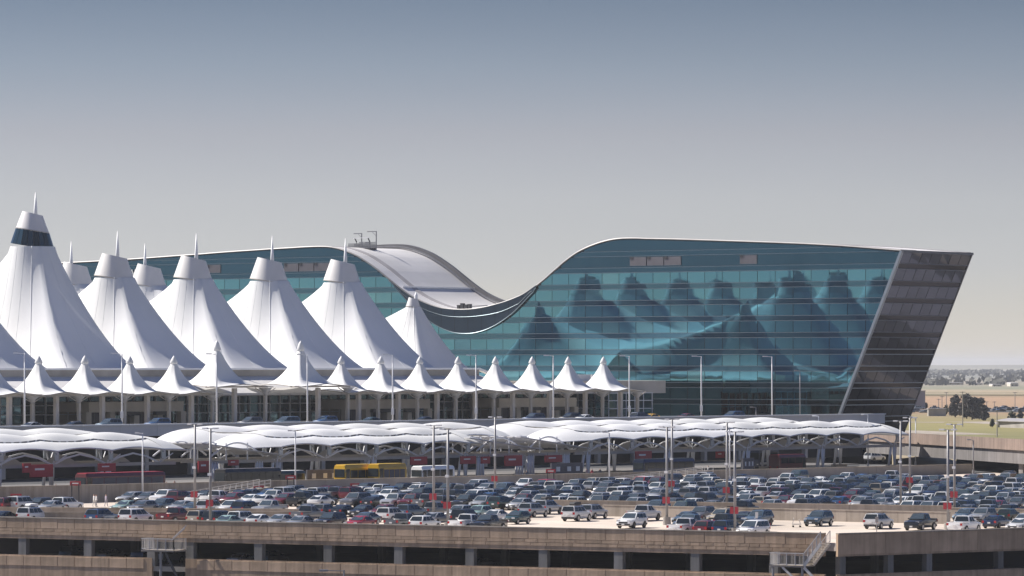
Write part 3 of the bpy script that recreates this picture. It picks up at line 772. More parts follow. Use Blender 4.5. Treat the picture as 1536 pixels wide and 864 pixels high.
# glazed frontage, pane by pane: three rows
S_P0 = SM(58, 576); BAY = (SM(905, 576)-S_P0)/14
gz = [28.9, 30.7, 32.4, 34.0]
off = wloc(term); wp = {}
mod = BAY/4
doors = [(SM(100, 590), SM(242, 590)), (SM(488, 590), SM(612, 590)), (SM(716, 590), SM(832, 590))]
s = S_P0-BAY*2.5
while s < S_T-.5:
    for j in range(3):
        if any(a-.5 < s < b-1 for a, b in doors) and j < 2: continue
        key = (j,)
        if key not in wp: wp[key] = MB().box((0, 0, 0), (mod-.16, .08, gz[j+1]-gz[j]-.14)).mesh('window_pane', M['term_glass'])
        link('window_pane', wp[key], term, HM(s+mod/2, 592.75, (gz[j]+gz[j+1])/2)-off, (rngp.gauss(0, .004), 0, ANG_H+rngp.gauss(0, .006)))
    s += mod
for j in range(4):
    MB().prism([HM(S_P0-BAY*2.5, 592.4, gz[j]-.07), HM(S_T, 592.4, gz[j]-.07), HM(S_T, 592.4, gz[j]+.07), HM(S_P0-BAY*2.5, 592.4, gz[j]+.07)], mV*.3).build('transom', M['white_steel'], term)
s = S_P0-BAY*2.5
while s < S_T+.1:
    MB().box(HM(s, 592.5, 31.4), (.14, .3, 5.2), (hV, mV, Z1)).build('mullion', M['white_steel'], term); s += mod
MB().prism([HM(S_A, 588, 34.0), HM(S_T, 588, 34.0), HM(S_T, 588, 34.7), HM(S_A, 588, 34.7)], mV*5).build('soffit', M['roof_white'], term)
# projecting beige entrance vestibules with dark doors
for a, b in doors:
    MB().prism([HM(a, 584, 31.2), HM(b, 584, 31.2), HM(b, 584, 33.1), HM(a, 584, 33.1)], mV*8.3).build('vestibule_head', M['beige'], term)
    n = int((b-a)/5); L = (b-a)/n
    for i in range(n+1):
        MB().box(HM(a+i*L, 584.6, 29.9), (1.3, 1.2, 2.58), (hV, mV, Z1)).build('vestibule_pier', M['beige'], term)
    for i in range(n):
        o = MB().prism([HM(a+i*L+.9, 586, 28.65), HM(a+(i+1)*L-.9, 586, 28.65), HM(a+(i+1)*L-.9, 586, 31.1), HM(a+i*L+.9, 586, 31.1)], mV*.15).build('door', M['term_glass'] if i % 2 else M['louver'], term)
        MB().box(HM(a+(i+.5)*L, 585.85, 29.9), (.12, .1, 2.3), (hV, mV, Z1)).build('door_stile', M['grey_steel'], o)
    MB().box(HM((a+b)/2-3, 583.4, 30.9), (5.5, .8, .7), (hV, mV, Z1)).build('door_canopy', M['dark_metal'], term)
    MB().box(HM((a+b)/2+6, 583.4, 30.9), (4.0, .8, .7), (hV, mV, Z1)).build('door_canopy', M['dark_metal'], term)
# glazed end bay at the right
for i in range(5):
    for j in range(3):
        q = MB(); a = SM(913, 584)+i*2.9
        q.prism([HM(a, 584, gz[j]+.1), HM(a+2.75, 584, gz[j]+.1), HM(a+2.75, 584, gz[j+1]-.05), HM(a, 584, gz[j+1]-.05)], mV*.1); q.build('window_pane', M['term_glass'], term)
aE = SM(913, 584)
for j in range(4): MB().bar(HM(aE-.2, 583.9, gz[j]), HM(aE+14.6, 583.9, gz[j]), .2, .16).build('transom', M['white_steel'], term)
for i in range(6): MB().bar(HM(aE-.1+i*2.9, 583.9, 28.7), HM(aE-.1+i*2.9, 583.9, 34.1), .16, .16).build('mullion', M['white_steel'], term)

# ------------------------------------------------------------------ small tents along the upper road
SG = 'row of small white tents along the upper road'
def small_tent(k, label, tall=False):
    s0 = S_P0+BAY*k; Mc = 576.0
    ze, zp = (36.0, 44.6) if tall else (34.75, 41.7)
    root = empty('canopy_tent', HM(s0, Mc, 28.62), 0, label, 'tent', SG)
    ha, hb = (8.4, 7.6) if tall else (BAY/2-.02, 8.0)
    n, nt = 48, 14; rc = .55; zc = zp-(1.9 if tall else 1.5)
    rows = []
    for i in range(nt+1):
        q = i/nt; row = []
        for j in range(n):
            th = 2*math.pi*j/n; ca, sa = math.cos(th), math.sin(th)
            t = min(ha/max(abs(ca), 1e-6), hb/max(abs(sa), 1e-6))
            a, b = ca*t, sa*t
            # edges bow in between the corners
            bow = 1-.10*(1-min(1, (min(abs(a)/ha, abs(b)/hb))**2))
            r = rc+(t*bow-rc)*q
            zb = ze-.25+.6*(1-min(abs(a)/ha, abs(b)/hb))
            row.append(HM(s0+ca*r, Mc+sa*r, zb+(zc-zb)*(1-q)**(2.95)))
        rows.append(row)
    MB().grid(rows, close=True).build('membrane', M['fabric'], root, smooth=True)
    c = HM(s0, Mc, 0)
    MB().path([c+Z1*(zc-.1), c+Z1*(zc+.25), c+Z1*(zp-.55), c+Z1*zp], [.60, .74, .40, .03], 14).build('finial', M['fabric'], root, smooth=True)
    MB().path([rows[-1][j] for j in range(n)]+[rows[-1][0]], .09, 5).build('edge_cable', M['tan_steel'], root)
    zc0 = 28.62
    for a in ((-ha+2.8, ha-2.8) if not tall else (-ha+3.2, ha-3.2)):
        MB().box(HM(s0+a*.0, Mc-4.6, (zc0+ze)/2-.2), (.75, .75, ze-zc0-.4), (hV, mV, Z1)).build('column', M['beige'], root) if a < 0 else None
    MB().bar(HM(s0-ha+.2, Mc-5.2, ze-.15), HM(s0+ha-.2, Mc-5.2, ze-.15), .3, .3).build('eave_beam', M['tan_steel'], root)
    # rain funnel between bays
    f = HM(s0+ha-.1, Mc-4.6, 0)
    MB().path([f+Z1*(ze-.35), f+Z1*(ze-1.0), f+Z1*(ze-1.7)], [1.35, .62, .30], 14).build('rain_funnel', M['fabric_cap'], root, smooth=True)
    MB().box(HM(s0+ha-.1, Mc-4.6, (zc0+ze-1.7)/2), (.55, .55, ze-1.7-zc0), (hV, mV, Z1)).build('funnel_post', M['beige'], root)
    mb = MB(); mb.bar(HM(s0+ha-.1, Mc-4.6, ze-1.6), HM(s0+ha+2.6, Mc-4.6, ze-.4), .14, .14); mb.bar(HM(s0+ha-.1, Mc-4.6, ze-1.6), HM(s0+ha-2.8, Mc-4.6, ze-.4), .14, .14); mb.build('brace', M['tan_steel'], root)
ordn = ['first', 'second', 'third', 'fourth', 'fifth', 'sixth', 'seventh', 'eighth', 'ninth', 'tenth', 'eleventh', 'twelfth', 'thirteenth', 'fourteenth']
left_l = ['small white road tent cut by the left edge', 'first whole small white tent at the left end of the road row', 'second small white tent from the left along the road', 'third small white tent from the left along the road', 'small white tent just left of the first tall road tent']
for k in range(-1, 4): small_tent(k, left_l[k+1])
small_tent(4, 'left one of the two taller pointed road tents, below the third big tent', True)
small_tent(6, 'right one of the two taller pointed road tents, with a lamp in front', True)
rl_ = ['small white tent right beside the second tall road tent', 'seventh small tent from the right end of the road row', 'sixth small tent from the right end of the road row', 'fifth small tent from the right end of the road row', 'fourth small tent from the right end of the road row', 'third small tent from the right end of the road row', 'second small tent from the right end of the road row', 'rightmost small white road tent in front of the hotel glass']
for k in range(7, 15): small_tent(k, rl_[k-7])

# ------------------------------------------------------------------ fabric canopies over the lower road
CG = 'white vaulted canopies over the lower road'
CB = 11.3
def canopy(sa, nb, Mc, label, nose0=True, nose1=True, zoff=0.0, front_detail=True, bul=.50):
    root = empty('road_canopy', HM(sa+nb*CB/2, Mc, 20.5), 0, label, 'canopy', CG)
    Wd = 7.6; ZE = 26.85+zoff; RISE = 2.05
    def zf(y): return ZE+RISE*(1-abs(y)**2.2)
    YS = .46
    for k in range(nb):
        s0 = sa+k*CB
        nx = 14
        def bl(x): return math.sin(math.pi*x)
        up, fr_, bk = [], [], []
        for i in range(nx+1):
            x = i/nx; S = s0+x*CB; b = bl(x)
            up.append([HM(S, Mc+Wd*y, zf(y)+bul*b*(1-(y/YS)**2)-.38*b*(y/YS)**2*.9+.10) for y in [YS*(-1+2*j/8) for j in range(9)]])
            def low(sign):
                out = []
                for j in range(7):
                    y = YS+(1-YS)*j/6; q = j/6
                    z = zf(y)-.46*b*(1-q)-.08*(1-q)+.42*b*q+.25*math.sin(math.pi*q)*b
                    out.append(HM(S, Mc+sign*Wd*(y-.05*b*q), z))
                return out
            fr_.append(low(-1)); bk.append(low(1))
        MB().grid(up).build('upper_membrane', M['fabric'], root, smooth=True)
        MB().grid(fr_).build('lower_membrane', M['fabric'], root, smooth=True)
        MB().grid(bk).build('lower_membrane', M['fabric'], root, smooth=True)
        if front_detail:
            gap = MB(); gap.grid([[r[0] for r in up], [fr_[i][0]+mV*.02-Z1*.06 for i in range(nx+1)]]); gap.build('vent_gap', M['grey_steel'], root)
            ties = MB()
            for i in range(1, nx, 2): ties.bar(up[i][0]-mV*.05+Z1*.02, fr_[i][0]-mV*.05-Z1*.04, .42, .10)
            ties.build('vent_ties', M['fabric'], root)
        for rr in (fr_, bk): MB().path([r[-1] for r in rr], .11, 5).build('eave_tube', M['white_steel'], root)
    # noses: the cloth runs down to a point at each end
    for flag, s0, sg in ((nose0, sa, -1), (nose1, sa+nb*CB, 1)):
        if not flag: continue
        rows = []
        for i in range(9):
            q = i/8; S = s0+sg*q*CB*.82; w = Wd*(1-.72*q**1.3)
            rows.append([HM(S, Mc+w*y-1.5*q, (zf(y)+.02)*(1-q**1.7)+(ZE-.35+.5*(1-y*y)*(1-q))*(q**1.7)) for y in [-1+2*j/14 for j in range(15)]])
        MB().grid(rows).build('end_nose', M['fabric'], root, smooth=True)
        MB().path([r[0] for r in rows]+[rows[-1][j] for j in range(1, 15)]+[r[-1] for r in rows[::-1]], .11, 5).build('eave_tube', M['white_steel'], root)
    # steel: arch rib at every frame, beams, column clusters and braces at every second one
    for k in range(nb+1):
        S = sa+k*CB
        MB().path([HM(S, Mc+Wd*y, zf(y)-.35) for y in [-1+j/8 for j in range(17)]], .16, 6).build('arch_rib', M['white_steel'], root)
        if not front_detail: continue
        for side in (-1, 1):
            Mx = Mc+side*(Wd-1.2)
            n0 = HM(S, Mc+side*Wd, ZE)
            mb = MB(); mb.tube(n0, HM(S, Mx, ZE-2.2), .13, n=6)
            for dd in (-CB*.5, CB*.5):
                if (k == 0 and dd < 0) or (k == nb and dd > 0): continue
                mb.path([HM(S, Mx, ZE-2.1), HM(S+dd*.5, Mx, ZE-1.05), HM(S+dd, Mx, ZE-.55)], .15, 6)
            mb.tube(HM(S, Mx, ZE-2.1), HM(S+1.8, Mc+side*(Wd+.0), ZE-.6), .09, n=5)
            mb.build('brace', M['white_steel'], root)
            # hinge plate at the eave
            MB().box(HM(S, Mc+side*(Wd-.3), ZE-.8), (.85, .25, 1.3), (hV, mV, Z1)).build('hinge_plate', M['silver'], root)
            if k % 2 == 0:
                for dx in (-.95, 0, .95):
                    MB().tube(HM(S+dx, Mx+(.5 if dx else -.3), 20.55), HM(S+dx*.75, Mx, ZE-1.9), .24, n=8).build('column', M['white_steel'], root, smooth=True)
                MB().box(HM(S, Mx, 20.75), (3.0, 1.6, .45), (hV, mV, Z1)).build('column_plinth', M['concrete'], root)
    if front_detail:
        for side in (-1, 1):
            MB().bar(HM(sa-CB*.3, Mc+side*(Wd-1.2), ZE-2.2), HM(sa+nb*CB+CB*.3, Mc+side*(Wd-1.2), ZE-2.2), .4, .5).build('long_beam', M['tan_steel'], root)
        for k in range(nb):                                     # gusset panels under the arches
            pts = [HM(sa+(k+.18+.64*j/8)*CB, Mc-2.0, ZE-2.0+1.35*math.sin(math.pi*j/8)) for j in range(9)]
            mb = MB(); mb.add(pts, [list(range(9))]); mb.build('arch_panel', M['tan_steel'], root)
    return root
MC1, MC2 = 490.3, 507.0
def nfit(a, b): return max(1, round((SM(b, MC1)-SM(a, MC1))/CB))
s1e = SM(196, MC1); n1 = 5
canopy(s1e-n1*CB, n1, MC1, 'front canopy section at the left edge above the red bus', nose0=False)
s2 = SM(372, MC1); n2 = 4
canopy(s2, n2, MC1, 'middle front canopy section above the yellow bus')
s3 = SM(838, MC1); n3 = 8
canopy(s3, n3, MC1, 'long right-hand front canopy section ending in a pointed nose')
canopy(s1e-n1*CB+4, 5, MC2, 'rear canopy humps behind the left front canopy', nose0=False, zoff=.55, front_detail=False, bul=.40)
canopy(s2+4, 6, MC2, 'rear canopy humps behind the middle front canopy', zoff=.55, front_detail=False, bul=.40)
canopy(s3+6, 7, MC2, 'rear canopy humps behind the right front canopy', zoff=.55, front_detail=False, bul=.40)
# open-frame gaps with bare arches and a white louvred stair roof
def gap_frame(sa, sb, label):
    root = empty('open_arch_frame', HM((sa+sb)/2, MC1, 20.5), 0, label, 'frame', 'open steel frames between the canopies')
    for M_ in (MC1-6.4, MC1, MC1+6.4):
        pts = [HM(sa+(sb-sa)*j/12, M_, 25.4+2.2*math.sin(math.pi*j/12)) for j in range(13)]
        MB().path(pts, .15, 6).build('arch_rib', M['white_steel'], root)
        MB().bar(HM(sa, M_, 24.65), HM(sb, M_, 24.65), .4, .5).build('tie_beam', M['tan_steel'], root)
        for q in (.3, .7):
            MB().tube(HM(sa+(sb-sa)*q, M_, 24.7), HM(sa+(sb-sa)*q, M_, 27.6), .13, n=6).build('post', M['white_steel'], root)
    for q in (.08, .92):
        for dx in (-.8, 0, .8):
            MB().tube(HM(sa+(sb-sa)*q+dx, MC1-6.4, 20.5), HM(sa+(sb-sa)*q+dx*.7, MC1-6.4, 24.6), .24, n=8).build('column', M['white_steel'], root, smooth=True)
    for j in range(7):
        q0 = j/7; S = sa-2+(sb-sa+3)*0; 
        a, b = HM(sa-3, MC1-7.0+j*1.9, 27.7), HM(sb+4, MC1-7.0+j*1.9, 25.5)
        MB().bar(a, b, 1.25, .14).build('roof_slat', M['roof_white'], root)
gap_frame(SM(272, MC1), SM(352, MC1), 'bare white arches and sloping slats between left and middle canopies')
gap_frame(SM(672, MC1), SM(742, MC1), 'bare white arches right of the middle canopy')
gap_frame(SM(748, MC1), SM(812, MC1), 'bare white arches left of the long right-hand canopy')

# red hanging direction signs under the canopies
RG = 'red signs under the canopies'
def red_board(px, py, w, h_, M_, label):
    z = CZ-(py-HY)*DM(px, M_)/F; S = SM(px, M_)
    root = empty('hanging_sign', HM(S, M_, z), 0, label, 'sign', RG)
    MB().box(HM(S, M_, z), (w, .25, h_), (hV, mV, Z1)).build('board', M['red'], root)
    for d in (-.35, .35): MB().tube(HM(S+w*d, M_, z+h_/2), HM(S+w*d, M_, 24.9), .06, n=5).build('hanger', M['grey_steel'], root)
    MB().box(HM(S-w*.1, M_-.14, z+h_*.12), (w*.42, .03, h_*.16), (hV, mV, Z1)).build('lettering_line', M['white_paint'], root)
for px, py, w, h_, lab in ((62, 706, 4.6, 1.9, 'red hanging sign left of the red bus'), (40, 702, 1.6, 1.4, 'small red sign next to the leftmost hanging sign'), (160, 701, 3.6, 1.2, 'red sign above the red bus roof'),
        (306, 700, 2.6, 1.8, 'red hanging sign between the grey twin lamp poles at left'), (350, 694, 2.2, .9, 'narrow red sign over the dark bus'), (628, 691, 4.0, 1.3, 'red sign above the white shuttle bus'),
        (702, 690, 3.8, 1.3, 'red sign right of the white shuttle bus'), (728, 690, 2.2, 1.2, 'red sign left of the tall grey pole with twin lamps'), (770, 691, 4.4, 1.8, 'large red sign right of the tall grey pole'),
        (830, 688, 4.4, 1.2, 'red sign above the grey notice wall'), (965, 684, 4.4, 1.7, 'red sign above the blue bus'), (1080, 682, 2.4, 1.2, 'red sign behind the centre-right pole group')):
    red_board(px, py, w, h_, 480.5 if px < 1000 else 500, lab)
# grey notice walls at the kerb
for px, w, lab in ((850, 8.2, 'pale grey glass notice wall under the right canopy'), (484, 7.4, 'pale grey notice wall left of the yellow bus'), (1122, 3.2, 'small grey kiosk wall behind the centre-right poles')):
    S = SM(px, 476); r_ = empty('notice_wall', HM(S, 476, 20.5), 0, lab, 'partition')
    MB().box(HM(S, 476, 21.95), (w, .3, 2.7), (hV, mV, Z1)).build('panel', M['louver'], r_)
    for d in (-.3, .05, .33): MB().box(HM(S+d*w, 475.8, 22.3), (w*.12, .06, .8), (hV, mV, Z1)).build('poster', M['white_paint'], r_)

# ------------------------------------------------------------------ lamp posts
def road_lamp(base, h_, label, arm=1.9, group='white lamp posts of the upper road', mat='white_steel', r=.17, name='street_lamp', left=True):
    root = empty(name, base, 0, label, 'lamp post', group)
    m = M[mat]; b = Vector(base)
    MB().path([b, b+Z1*h_*.5, b+Z1*h_], [r, r*.85, r*.6], 8).build('pole', m, root, smooth=True)
    d = Vector((-1, 0, 0)) if left else Vector((1, 0, 0))
    am = MB().bar(b+Z1*(h_-.05), b+Z1*(h_+.05)+d*arm*.6, .12, .12).build('arm', m, root)
    MB().box(b+Z1*(h_+.06)+d*(arm*.75), (arm*.55, .45, .2)).build('lamp_head', m, am)
    MB().tube(b, b+Z1*.9, r*1.7, r*1.5, 8).build('base_sleeve', m, root)
    return root
ul = [(37, 'leftmost white lamp post'), (183, 'white lamp post second from the left'), (325, 'white lamp post in front of the left tall tent'), (461, 'white lamp post in front of the right tall tent'), (589, 'white lamp post below the rightmost tall hall tent'),
      (714, 'white lamp post below the hotel saddle'), (830, 'white lamp post between the small tents at right'), (944, 'white lamp post beside the glazed end of the terminal'), (1052, 'white lamp post against the hotel, nearer the terminal'), (1158, 'white lamp post against the hotel, fourth from the slanted end')]
for px, lab in ul:
    D = DM(px, 558) if px < 960 else DM(px, 550)
    yt = 530+(px-37)*.0045
    zt_ = CZ+(HY-yt)/F*D
    r_ = road_lamp(PZ(px, D, 28.6), zt_-28.6, lab+' on the upper road')
    if px in (183, 589, 714, 944, 1052):
        b = PZ(px, D, 28.6); MB().box(b+Z1*2.5+Vector((0, -.25, 0)), (.55, .3, 1.2)).build('control_box', M['white_steel'], r_)
for px, yt, lab in ((1200, 556, 'thin grey lamp post against the hotel'), (1134, 611, 'low grey lamp in front of the hotel base'), (1228, 624, 'short white lamp rising behind the right canopy'), (1302, 622, 'white lamp in front of the slanted hotel end')):
    D = DM(px, 551) if px < 1220 else 822
    zb_ = 28.6 if px < 1220 else 20.4
    zt_ = CZ+(HY-yt)/F*D
    road_lamp(PZ(px, D, zb_), zt_-zb_, lab, arm=1.2, r=.12, mat='white_steel' if px > 1220 else 'pole_grey')
for px, yt, yb, lab in ((214, 650, 746, 'thin white lamp on the deck in front of the red bus'), (443, 646.5, 738, 'thin white lamp on the deck below the middle canopy'), (914, 649, 725, 'thin white lamp at the foot of the wall right of centre'), (1094.5, 641, 716, 'thin white lamp between the centre-right grey poles'), (1373.5, 626, 699, 'white lamp left of the overpass'), (1460, 660, 712, 'grey lamp in front of the dark underpass')):
    b = GZ(px, yb, DECK+.02); D = b.y; zt_ = CZ+(HY-yt)/F*D
    if px < 1100:
        b = MWp(px, DECK+.02, -1.2); zt_ = CZ+(HY-yt)/F*b.y
    road_lamp(b, zt_-b.z, lab, arm=1.1, r=.13, group='thin lamp posts by the retaining wall', mat='white_steel' if px != 1460 else 'pole_grey')
# grey deck poles with twin heads, concrete footings and red row signs
DG = 'grey parking deck lamp poles'
deck_poles = []
def deck_pole(px, ytop, label, sign=True, hd=True):
    D = 7.7*F/(ytop-HY); b = PZ(px, D, DECK); deck_poles.append(b)
    root = empty('deck_lamp_pole', b, 0, label, 'lamp post', DG)
    MB().path([b+Z1*.9, b+Z1*12.0], [.17, .14], 8).build('pole', M['pole_grey'], root, smooth=True)
    MB().tube(b, b+Z1*1.0, .52, .48, 14).build('concrete_footing', M['concrete_grey'], root)
    if hd:
        ca_ = MB().bar(b+Z1*12.0-e1*.9, b+Z1*12.0+e1*.9, .1, .1).build('crossarm', M['pole_grey'], root)
        for sg in (-1, 1): MB().box(b+Z1*12.05+e1*(sg*.75), (.65, .35, .16), (e1, e2, Z1)).build('lamp_head', M['white_steel'], ca_)
    if sign:
        for sg in (-1, 1): MB().box(b+Z1*3.05+e1*(sg*.30)-e2*.2, (.42, .06, .80), (e1, e2, Z1)).build('row_sign', M['red'], root)
    mb = MB(); mb.box(b+Z1*6.5-e2*.2, (.4, .3, .3), (e1, e2, Z1)); mb.build('camera_bracket', M['white_steel'], root)
deck_pole(292.4, 637, 'left one of the two grey poles by the red bus, with red signs')
deck_pole(315.6, 643, 'right one of the two grey poles by the red bus')
deck_pole(650.5, 638.5, 'left pole of the centre pair beside the white shuttle')
deck_pole(671.9, 644.5, 'right, nearer pole of the centre pair, with red signs')
deck_pole(742.6, 626, 'tall grey pole behind the centre pair, its lamps level with the road parapet')
deck_pole(1000.3, 641, 'nearer grey pole left of centre-right, with big red signs and round footing')
deck_pole(1008, 629.5, 'farther grey pole right beside the round-footed one')
deck_pole(1090.4, 634, 'farther grey pole of the pair right of the blue bus')
deck_pole(1102.4, 648, 'nearest grey pole, standing among the blue cars, with red signs')
deck_pole(1351, 632, 'grey pole left of the overpass embankment', sign=False)
deck_pole(1365, 627, 'grey pole just right of the hotel foot')
deck_pole(1422, 645, 'nearer grey pole at right among the parked cars, with red sign')
deck_pole(1431.7, 637, 'farther grey pole at right in front of the overpass')
# two-legged red row signs
for px, py, lab in ((113, 725, 'red sign on two dark legs at left below the canopy'), (388, 731.5, 'red sign on two dark legs by the walkway ramp'), (533, 728, 'red sign on two dark legs below the yellow bus'), (826, 706.5, 'red sign on two legs beside the grey notice wall'), (1071, 716.5, 'red sign on two legs at the right walkway ramp'), (1188, 712, 'red sign on two legs behind the right-hand cars'), (436, 716, 'small red sign on two legs in front of the green bus'), (97-73, 744, 'small red sign among the cars at the left edge')):
    b = MWp(px, DECK, -3.0); z = CZ-(py-HY)*b.y/F
    r_ = empty('row_marker', b, 0, lab, 'sign', 'red signs on two legs')
    MB().box(Vector((b.x, b.y, z)), (1.55, .12, .62)).build('board', M['red'], r_)
    for d in (-.5, .5): MB().box(Vector((b.x+d, b.y, (DECK+z)/2)), (.16, .14, z-DECK)).build('leg', M['dark_metal'], r_)
    MB().box(Vector((b.x, b.y-.07, z)), (.9, .02, .16)).build('lettering_line', M['white_paint'], r_)

# walkway ramps with white railings at the retaining wall
def walkway(p0, p1, label):
    r_ = empty('walkway_ramp', MWp((p0+p1)/2, DECK, -3), 0, label, 'ramp', 'sloped walkways with railings')
    s0_, s1_ = SM(p0, MW-2.6), SM(p1, MW-2.6)
    MB().prism([HM(s0_, MW-3.8, DECK), HM(s1_, MW-3.8, DECK), HM(s1_, MW-3.8, 21.9), HM(s0_, MW-3.8, DECK+.1)], mV*2.6).build('ramp_slab', M['concrete'], r_)
    for M_ in (MW-3.7, MW-1.4):
        for q in (.55, 1.05): MB().bar(HM(s0_, M_, DECK+.1+q), HM(s1_, M_, 21.9+q), .08, .08).build('rail', M['rail'], r_)
        for i in range(13):
            t = i/12; b = HM(s0_+(s1_-s0_)*t, M_, DECK+.1+(21.8-DECK)*t); MB().tube(b, b+Z1*1.08, .045, n=5).build('rail_post', M['rail'], r_)
walkway(292, 398, 'sloped walkway with pale railings at left, by the red row sign')
walkway(905, 1062, 'sloped walkway with pale railings below the blue bus')

# ------------------------------------------------------------------ stairs on the garage front
def mesh_panel(mb, a, b, h0, h1):
    n = max(2, int((b-a).length/.16))
    for i in range(n+1):
        q = a+(b-a)*(i/n); mb.tube(q+Z1*h0, q+Z1*h1, .018, n=4)
def railing(root, a, b, hgt=1.1, posts=3):
    a, b = Vector(a), Vector(b)
    for q in (.12, hgt): MB().bar(a+Z1*q, b+Z1*q, .08, .08).build('handrail', M['rail'], root)
    for i in range(posts+1):
        q = a+(b-a)*(i/posts); MB().box(q+Z1*hgt/2, (.09, .09, hgt)).build('rail_post', M['rail'], root)
    mb = MB(); mesh_panel(mb, a, b, .12, hgt); mb.build('rail_infill', M['rail'], root)
def landing(p0, p1, d1, z, root):
    MB().prism([W(p0, .25, z-.2), W(p1, .25, z-.2), W(p1, d1, z-.2), W(p0, d1, z-.2)], Z1*.2).build('landing_slab', M['concrete'], root)
    railing(root, W(p0, d1, z), W(p1, d1, z), 1.35, 4); railing(root, W(p0, .3, z), W(p0, d1, z), 1.35, 1)
st = empty('stairway', W(pw(1200), 1.5, 13), 0, 'pale metal stairs with mesh railings up to the deck at the garage corner', 'stairs')
p0, p1 = pw(1171), pw(1222); zL = 17.85
landing(p0, p1, 3.0, zL, st)
pT = pw(1247)
nst = 13
for i in range(nst):
    q = (i+.5)/nst; MB().prism([W(p1+(pT-p1)*q-.14, .3, zL+(DECK-zL)*(i+1)/nst-.05), W(p1+(pT-p1)*q+.14, .3, zL+(DECK-zL)*(i+1)/nst-.05), W(p1+(pT-p1)*q+.14, 2.9, zL+(DECK-zL)*(i+1)/nst-.05), W(p1+(pT-p1)*q-.14, 2.9, zL+(DECK-zL)*(i+1)/nst-.05)], Z1*.05).build('tread', M['concrete'], st)
for d in (.35, 2.95):
    railing(st, W(p1, d, zL+.1), W(pT, d, DECK+.1), 1.25, 4); MB().bar(W(p1, d, zL-.05), W(pT, d, DECK-.05), .1, .3).build('stringer', M['rail'], st)
MB().bar(W(p1, 2.9, zL-.2), W(p1+3.2, 2.9, 14.6), .12, .3).build('stringer', M['rail'], st); MB().bar(W(p0+1.5, 2.9, zL-.2), W(p1+1.0, 2.9, 14.6), .12, .25).build('stringer', M['rail'], st)
for p in (p0+.3, p1-.3): MB().tube(W(p, 2.7, 8), W(p, 2.7, zL-.2), .14, n=8).build('support_post', M['pole_grey'], st)
sl = empty('stair_landing', W(pw(255), 1.5, 13), 0, 'pale railed landing with slanted handrail on the garage wall at left', 'stairs')
p0, p1 = pw(232), pw(281); zL = 17.9
landing(p0, p1, 3.0, zL, sl); railing(sl, W(p1, .3, zL), W(p1, 3.0, zL), 1.35, 1)
MB().bar(W(p1-1.3, 1.2, zL+1.4), W(p1+.1, .4, zL+2.9), .14, .1).build('handrail', M['rail'], sl); MB().bar(W(p1-1.3, 1.5, zL+1.1), W(p1+.1, .7, zL+2.6), .14, .1).build('handrail', M['rail'], sl)
for p in (p0+2.4,): MB().tube(W(p, 2.4, 8), W(p, 2.4, zL-.2), .16, n=8).build('support_post', M['pole_grey'], sl)
MB().bar(W(p0+2.9, 2.2, zL-.25), W(p1, 2.2, 14.6), .14, .3).build('stringer', M['dark_metal'], sl)
# small things on the deck
def sign_post(px, py, h_, label, z=DECK, c='white_paint'):
    b = GZ(px, py, z); r_ = empty('sign_post', b, 0, label, 'sign', 'small posts with plates')
    MB().tube(b, b+Z1*h_, .05, n=6).build('post', M['pole_grey'], r_); MB().box(b+Z1*(h_-.35)-Vector((0, .06, 0)), (.34, .04, .65)).build('plate', M[c], r_)
sign_post(1315, 799, 1.9, 'grey post with narrow plate left of the white SUV at right', c='pole_grey')
sign_post(1135, 800, 2.5, 'white plate on a post in front of the blue sedan')
cb = GZ(1195, 791, DECK); ct = empty('luggage_cart', cb, 0, 'small wheeled luggage cart beside the blue sedan on the open deck', 'cart')
mb = MB(); mb.box(cb+Z1*.38, (1.1, .6, .06)); mb.build('tray', M['grey_steel'], ct)
mb = MB(); mb.path([cb+Vector((-.5, -.28, .4)), cb+Vector((-.35, -.28, 1.15)), cb+Vector((-.35, .28, 1.15)), cb+Vector((-.5, .28, .4))], .03, 5); mb.path([cb+Vector((.45, -.28, .4)), cb+Vector((.3, -.28, .95)), cb+Vector((.3, .28, .95)), cb+Vector((.45, .28, .4))], .03, 5); mb.build('handle_frame', M['rail'], ct)
for x in (-.42, .42):
    for y in (-.26, .26): MB().tube(cb+Vector((x, y-.04, .12)), cb+Vector((x, y+.04, .12)), .12, n=10).build('wheel', M['tyre'], ct)
# cobra-head lamp at the bottom edge in front of the garage
fb = PZ(516, 468, 8.0); fl = empty('street_lamp', fb, 0, 'grey cobra-head lamp low in front of the garage wall', 'lamp post')
zt_ = CZ-(855-HY)*468/F
MB().path([fb, fb+Z1*(zt_-8)], [.14, .09], 8).build('pole', M['pole_grey'], fl)
MB().bar(fb+Z1*(zt_-8.1), fb+Vector((-1.9, 0, zt_-8-.05)), .08, .08).build('arm', M['pole_grey'], fl); MB().box(fb+Vector((-2.2, 0, zt_-8-.05)), (.95, .35, .22)).build('lamp_head', M['pole_grey'], fl)

# ------------------------------------------------------------------ vehicles
PAINTS = {'white': (.74,.74,.73), 'silver': (.42,.43,.44), 'grey': (.17,.175,.185), 'black': (.016,.017,.019), 'navy blue': (.022,.04,.09), 'blue': (.035,.085,.19), 'dark red': (.13,.014,.02),
          'red': (.30,.02,.025), 'beige': (.40,.35,.27), 'dark green': (.03,.06,.055), 'pale green': (.28,.40,.37), 'slate blue': (.10,.15,.20), 'yellow': (.62,.36,.015)}
PM = {k: mk('paint_'+k.replace(' ', '_'), v, .32, metal=(.35 if k in ('silver', 'grey', 'slate blue', 'navy blue') else .05), var=.04, scale=1.5, coat=.7, objvar=.18) for k, v in PAINTS.items()}
def loft(mb, secs, mi=0):
    mb.grid(secs, mi, close=True); n = len(secs[0]); b = len(mb.v)-n*len(secs)
    mb.f.append([b+i for i in range(n)]); mb.m.append(mi); e = b+n*(len(secs)-1); mb.f.append([e+i for i in range(n)]); mb.m.append(mi)
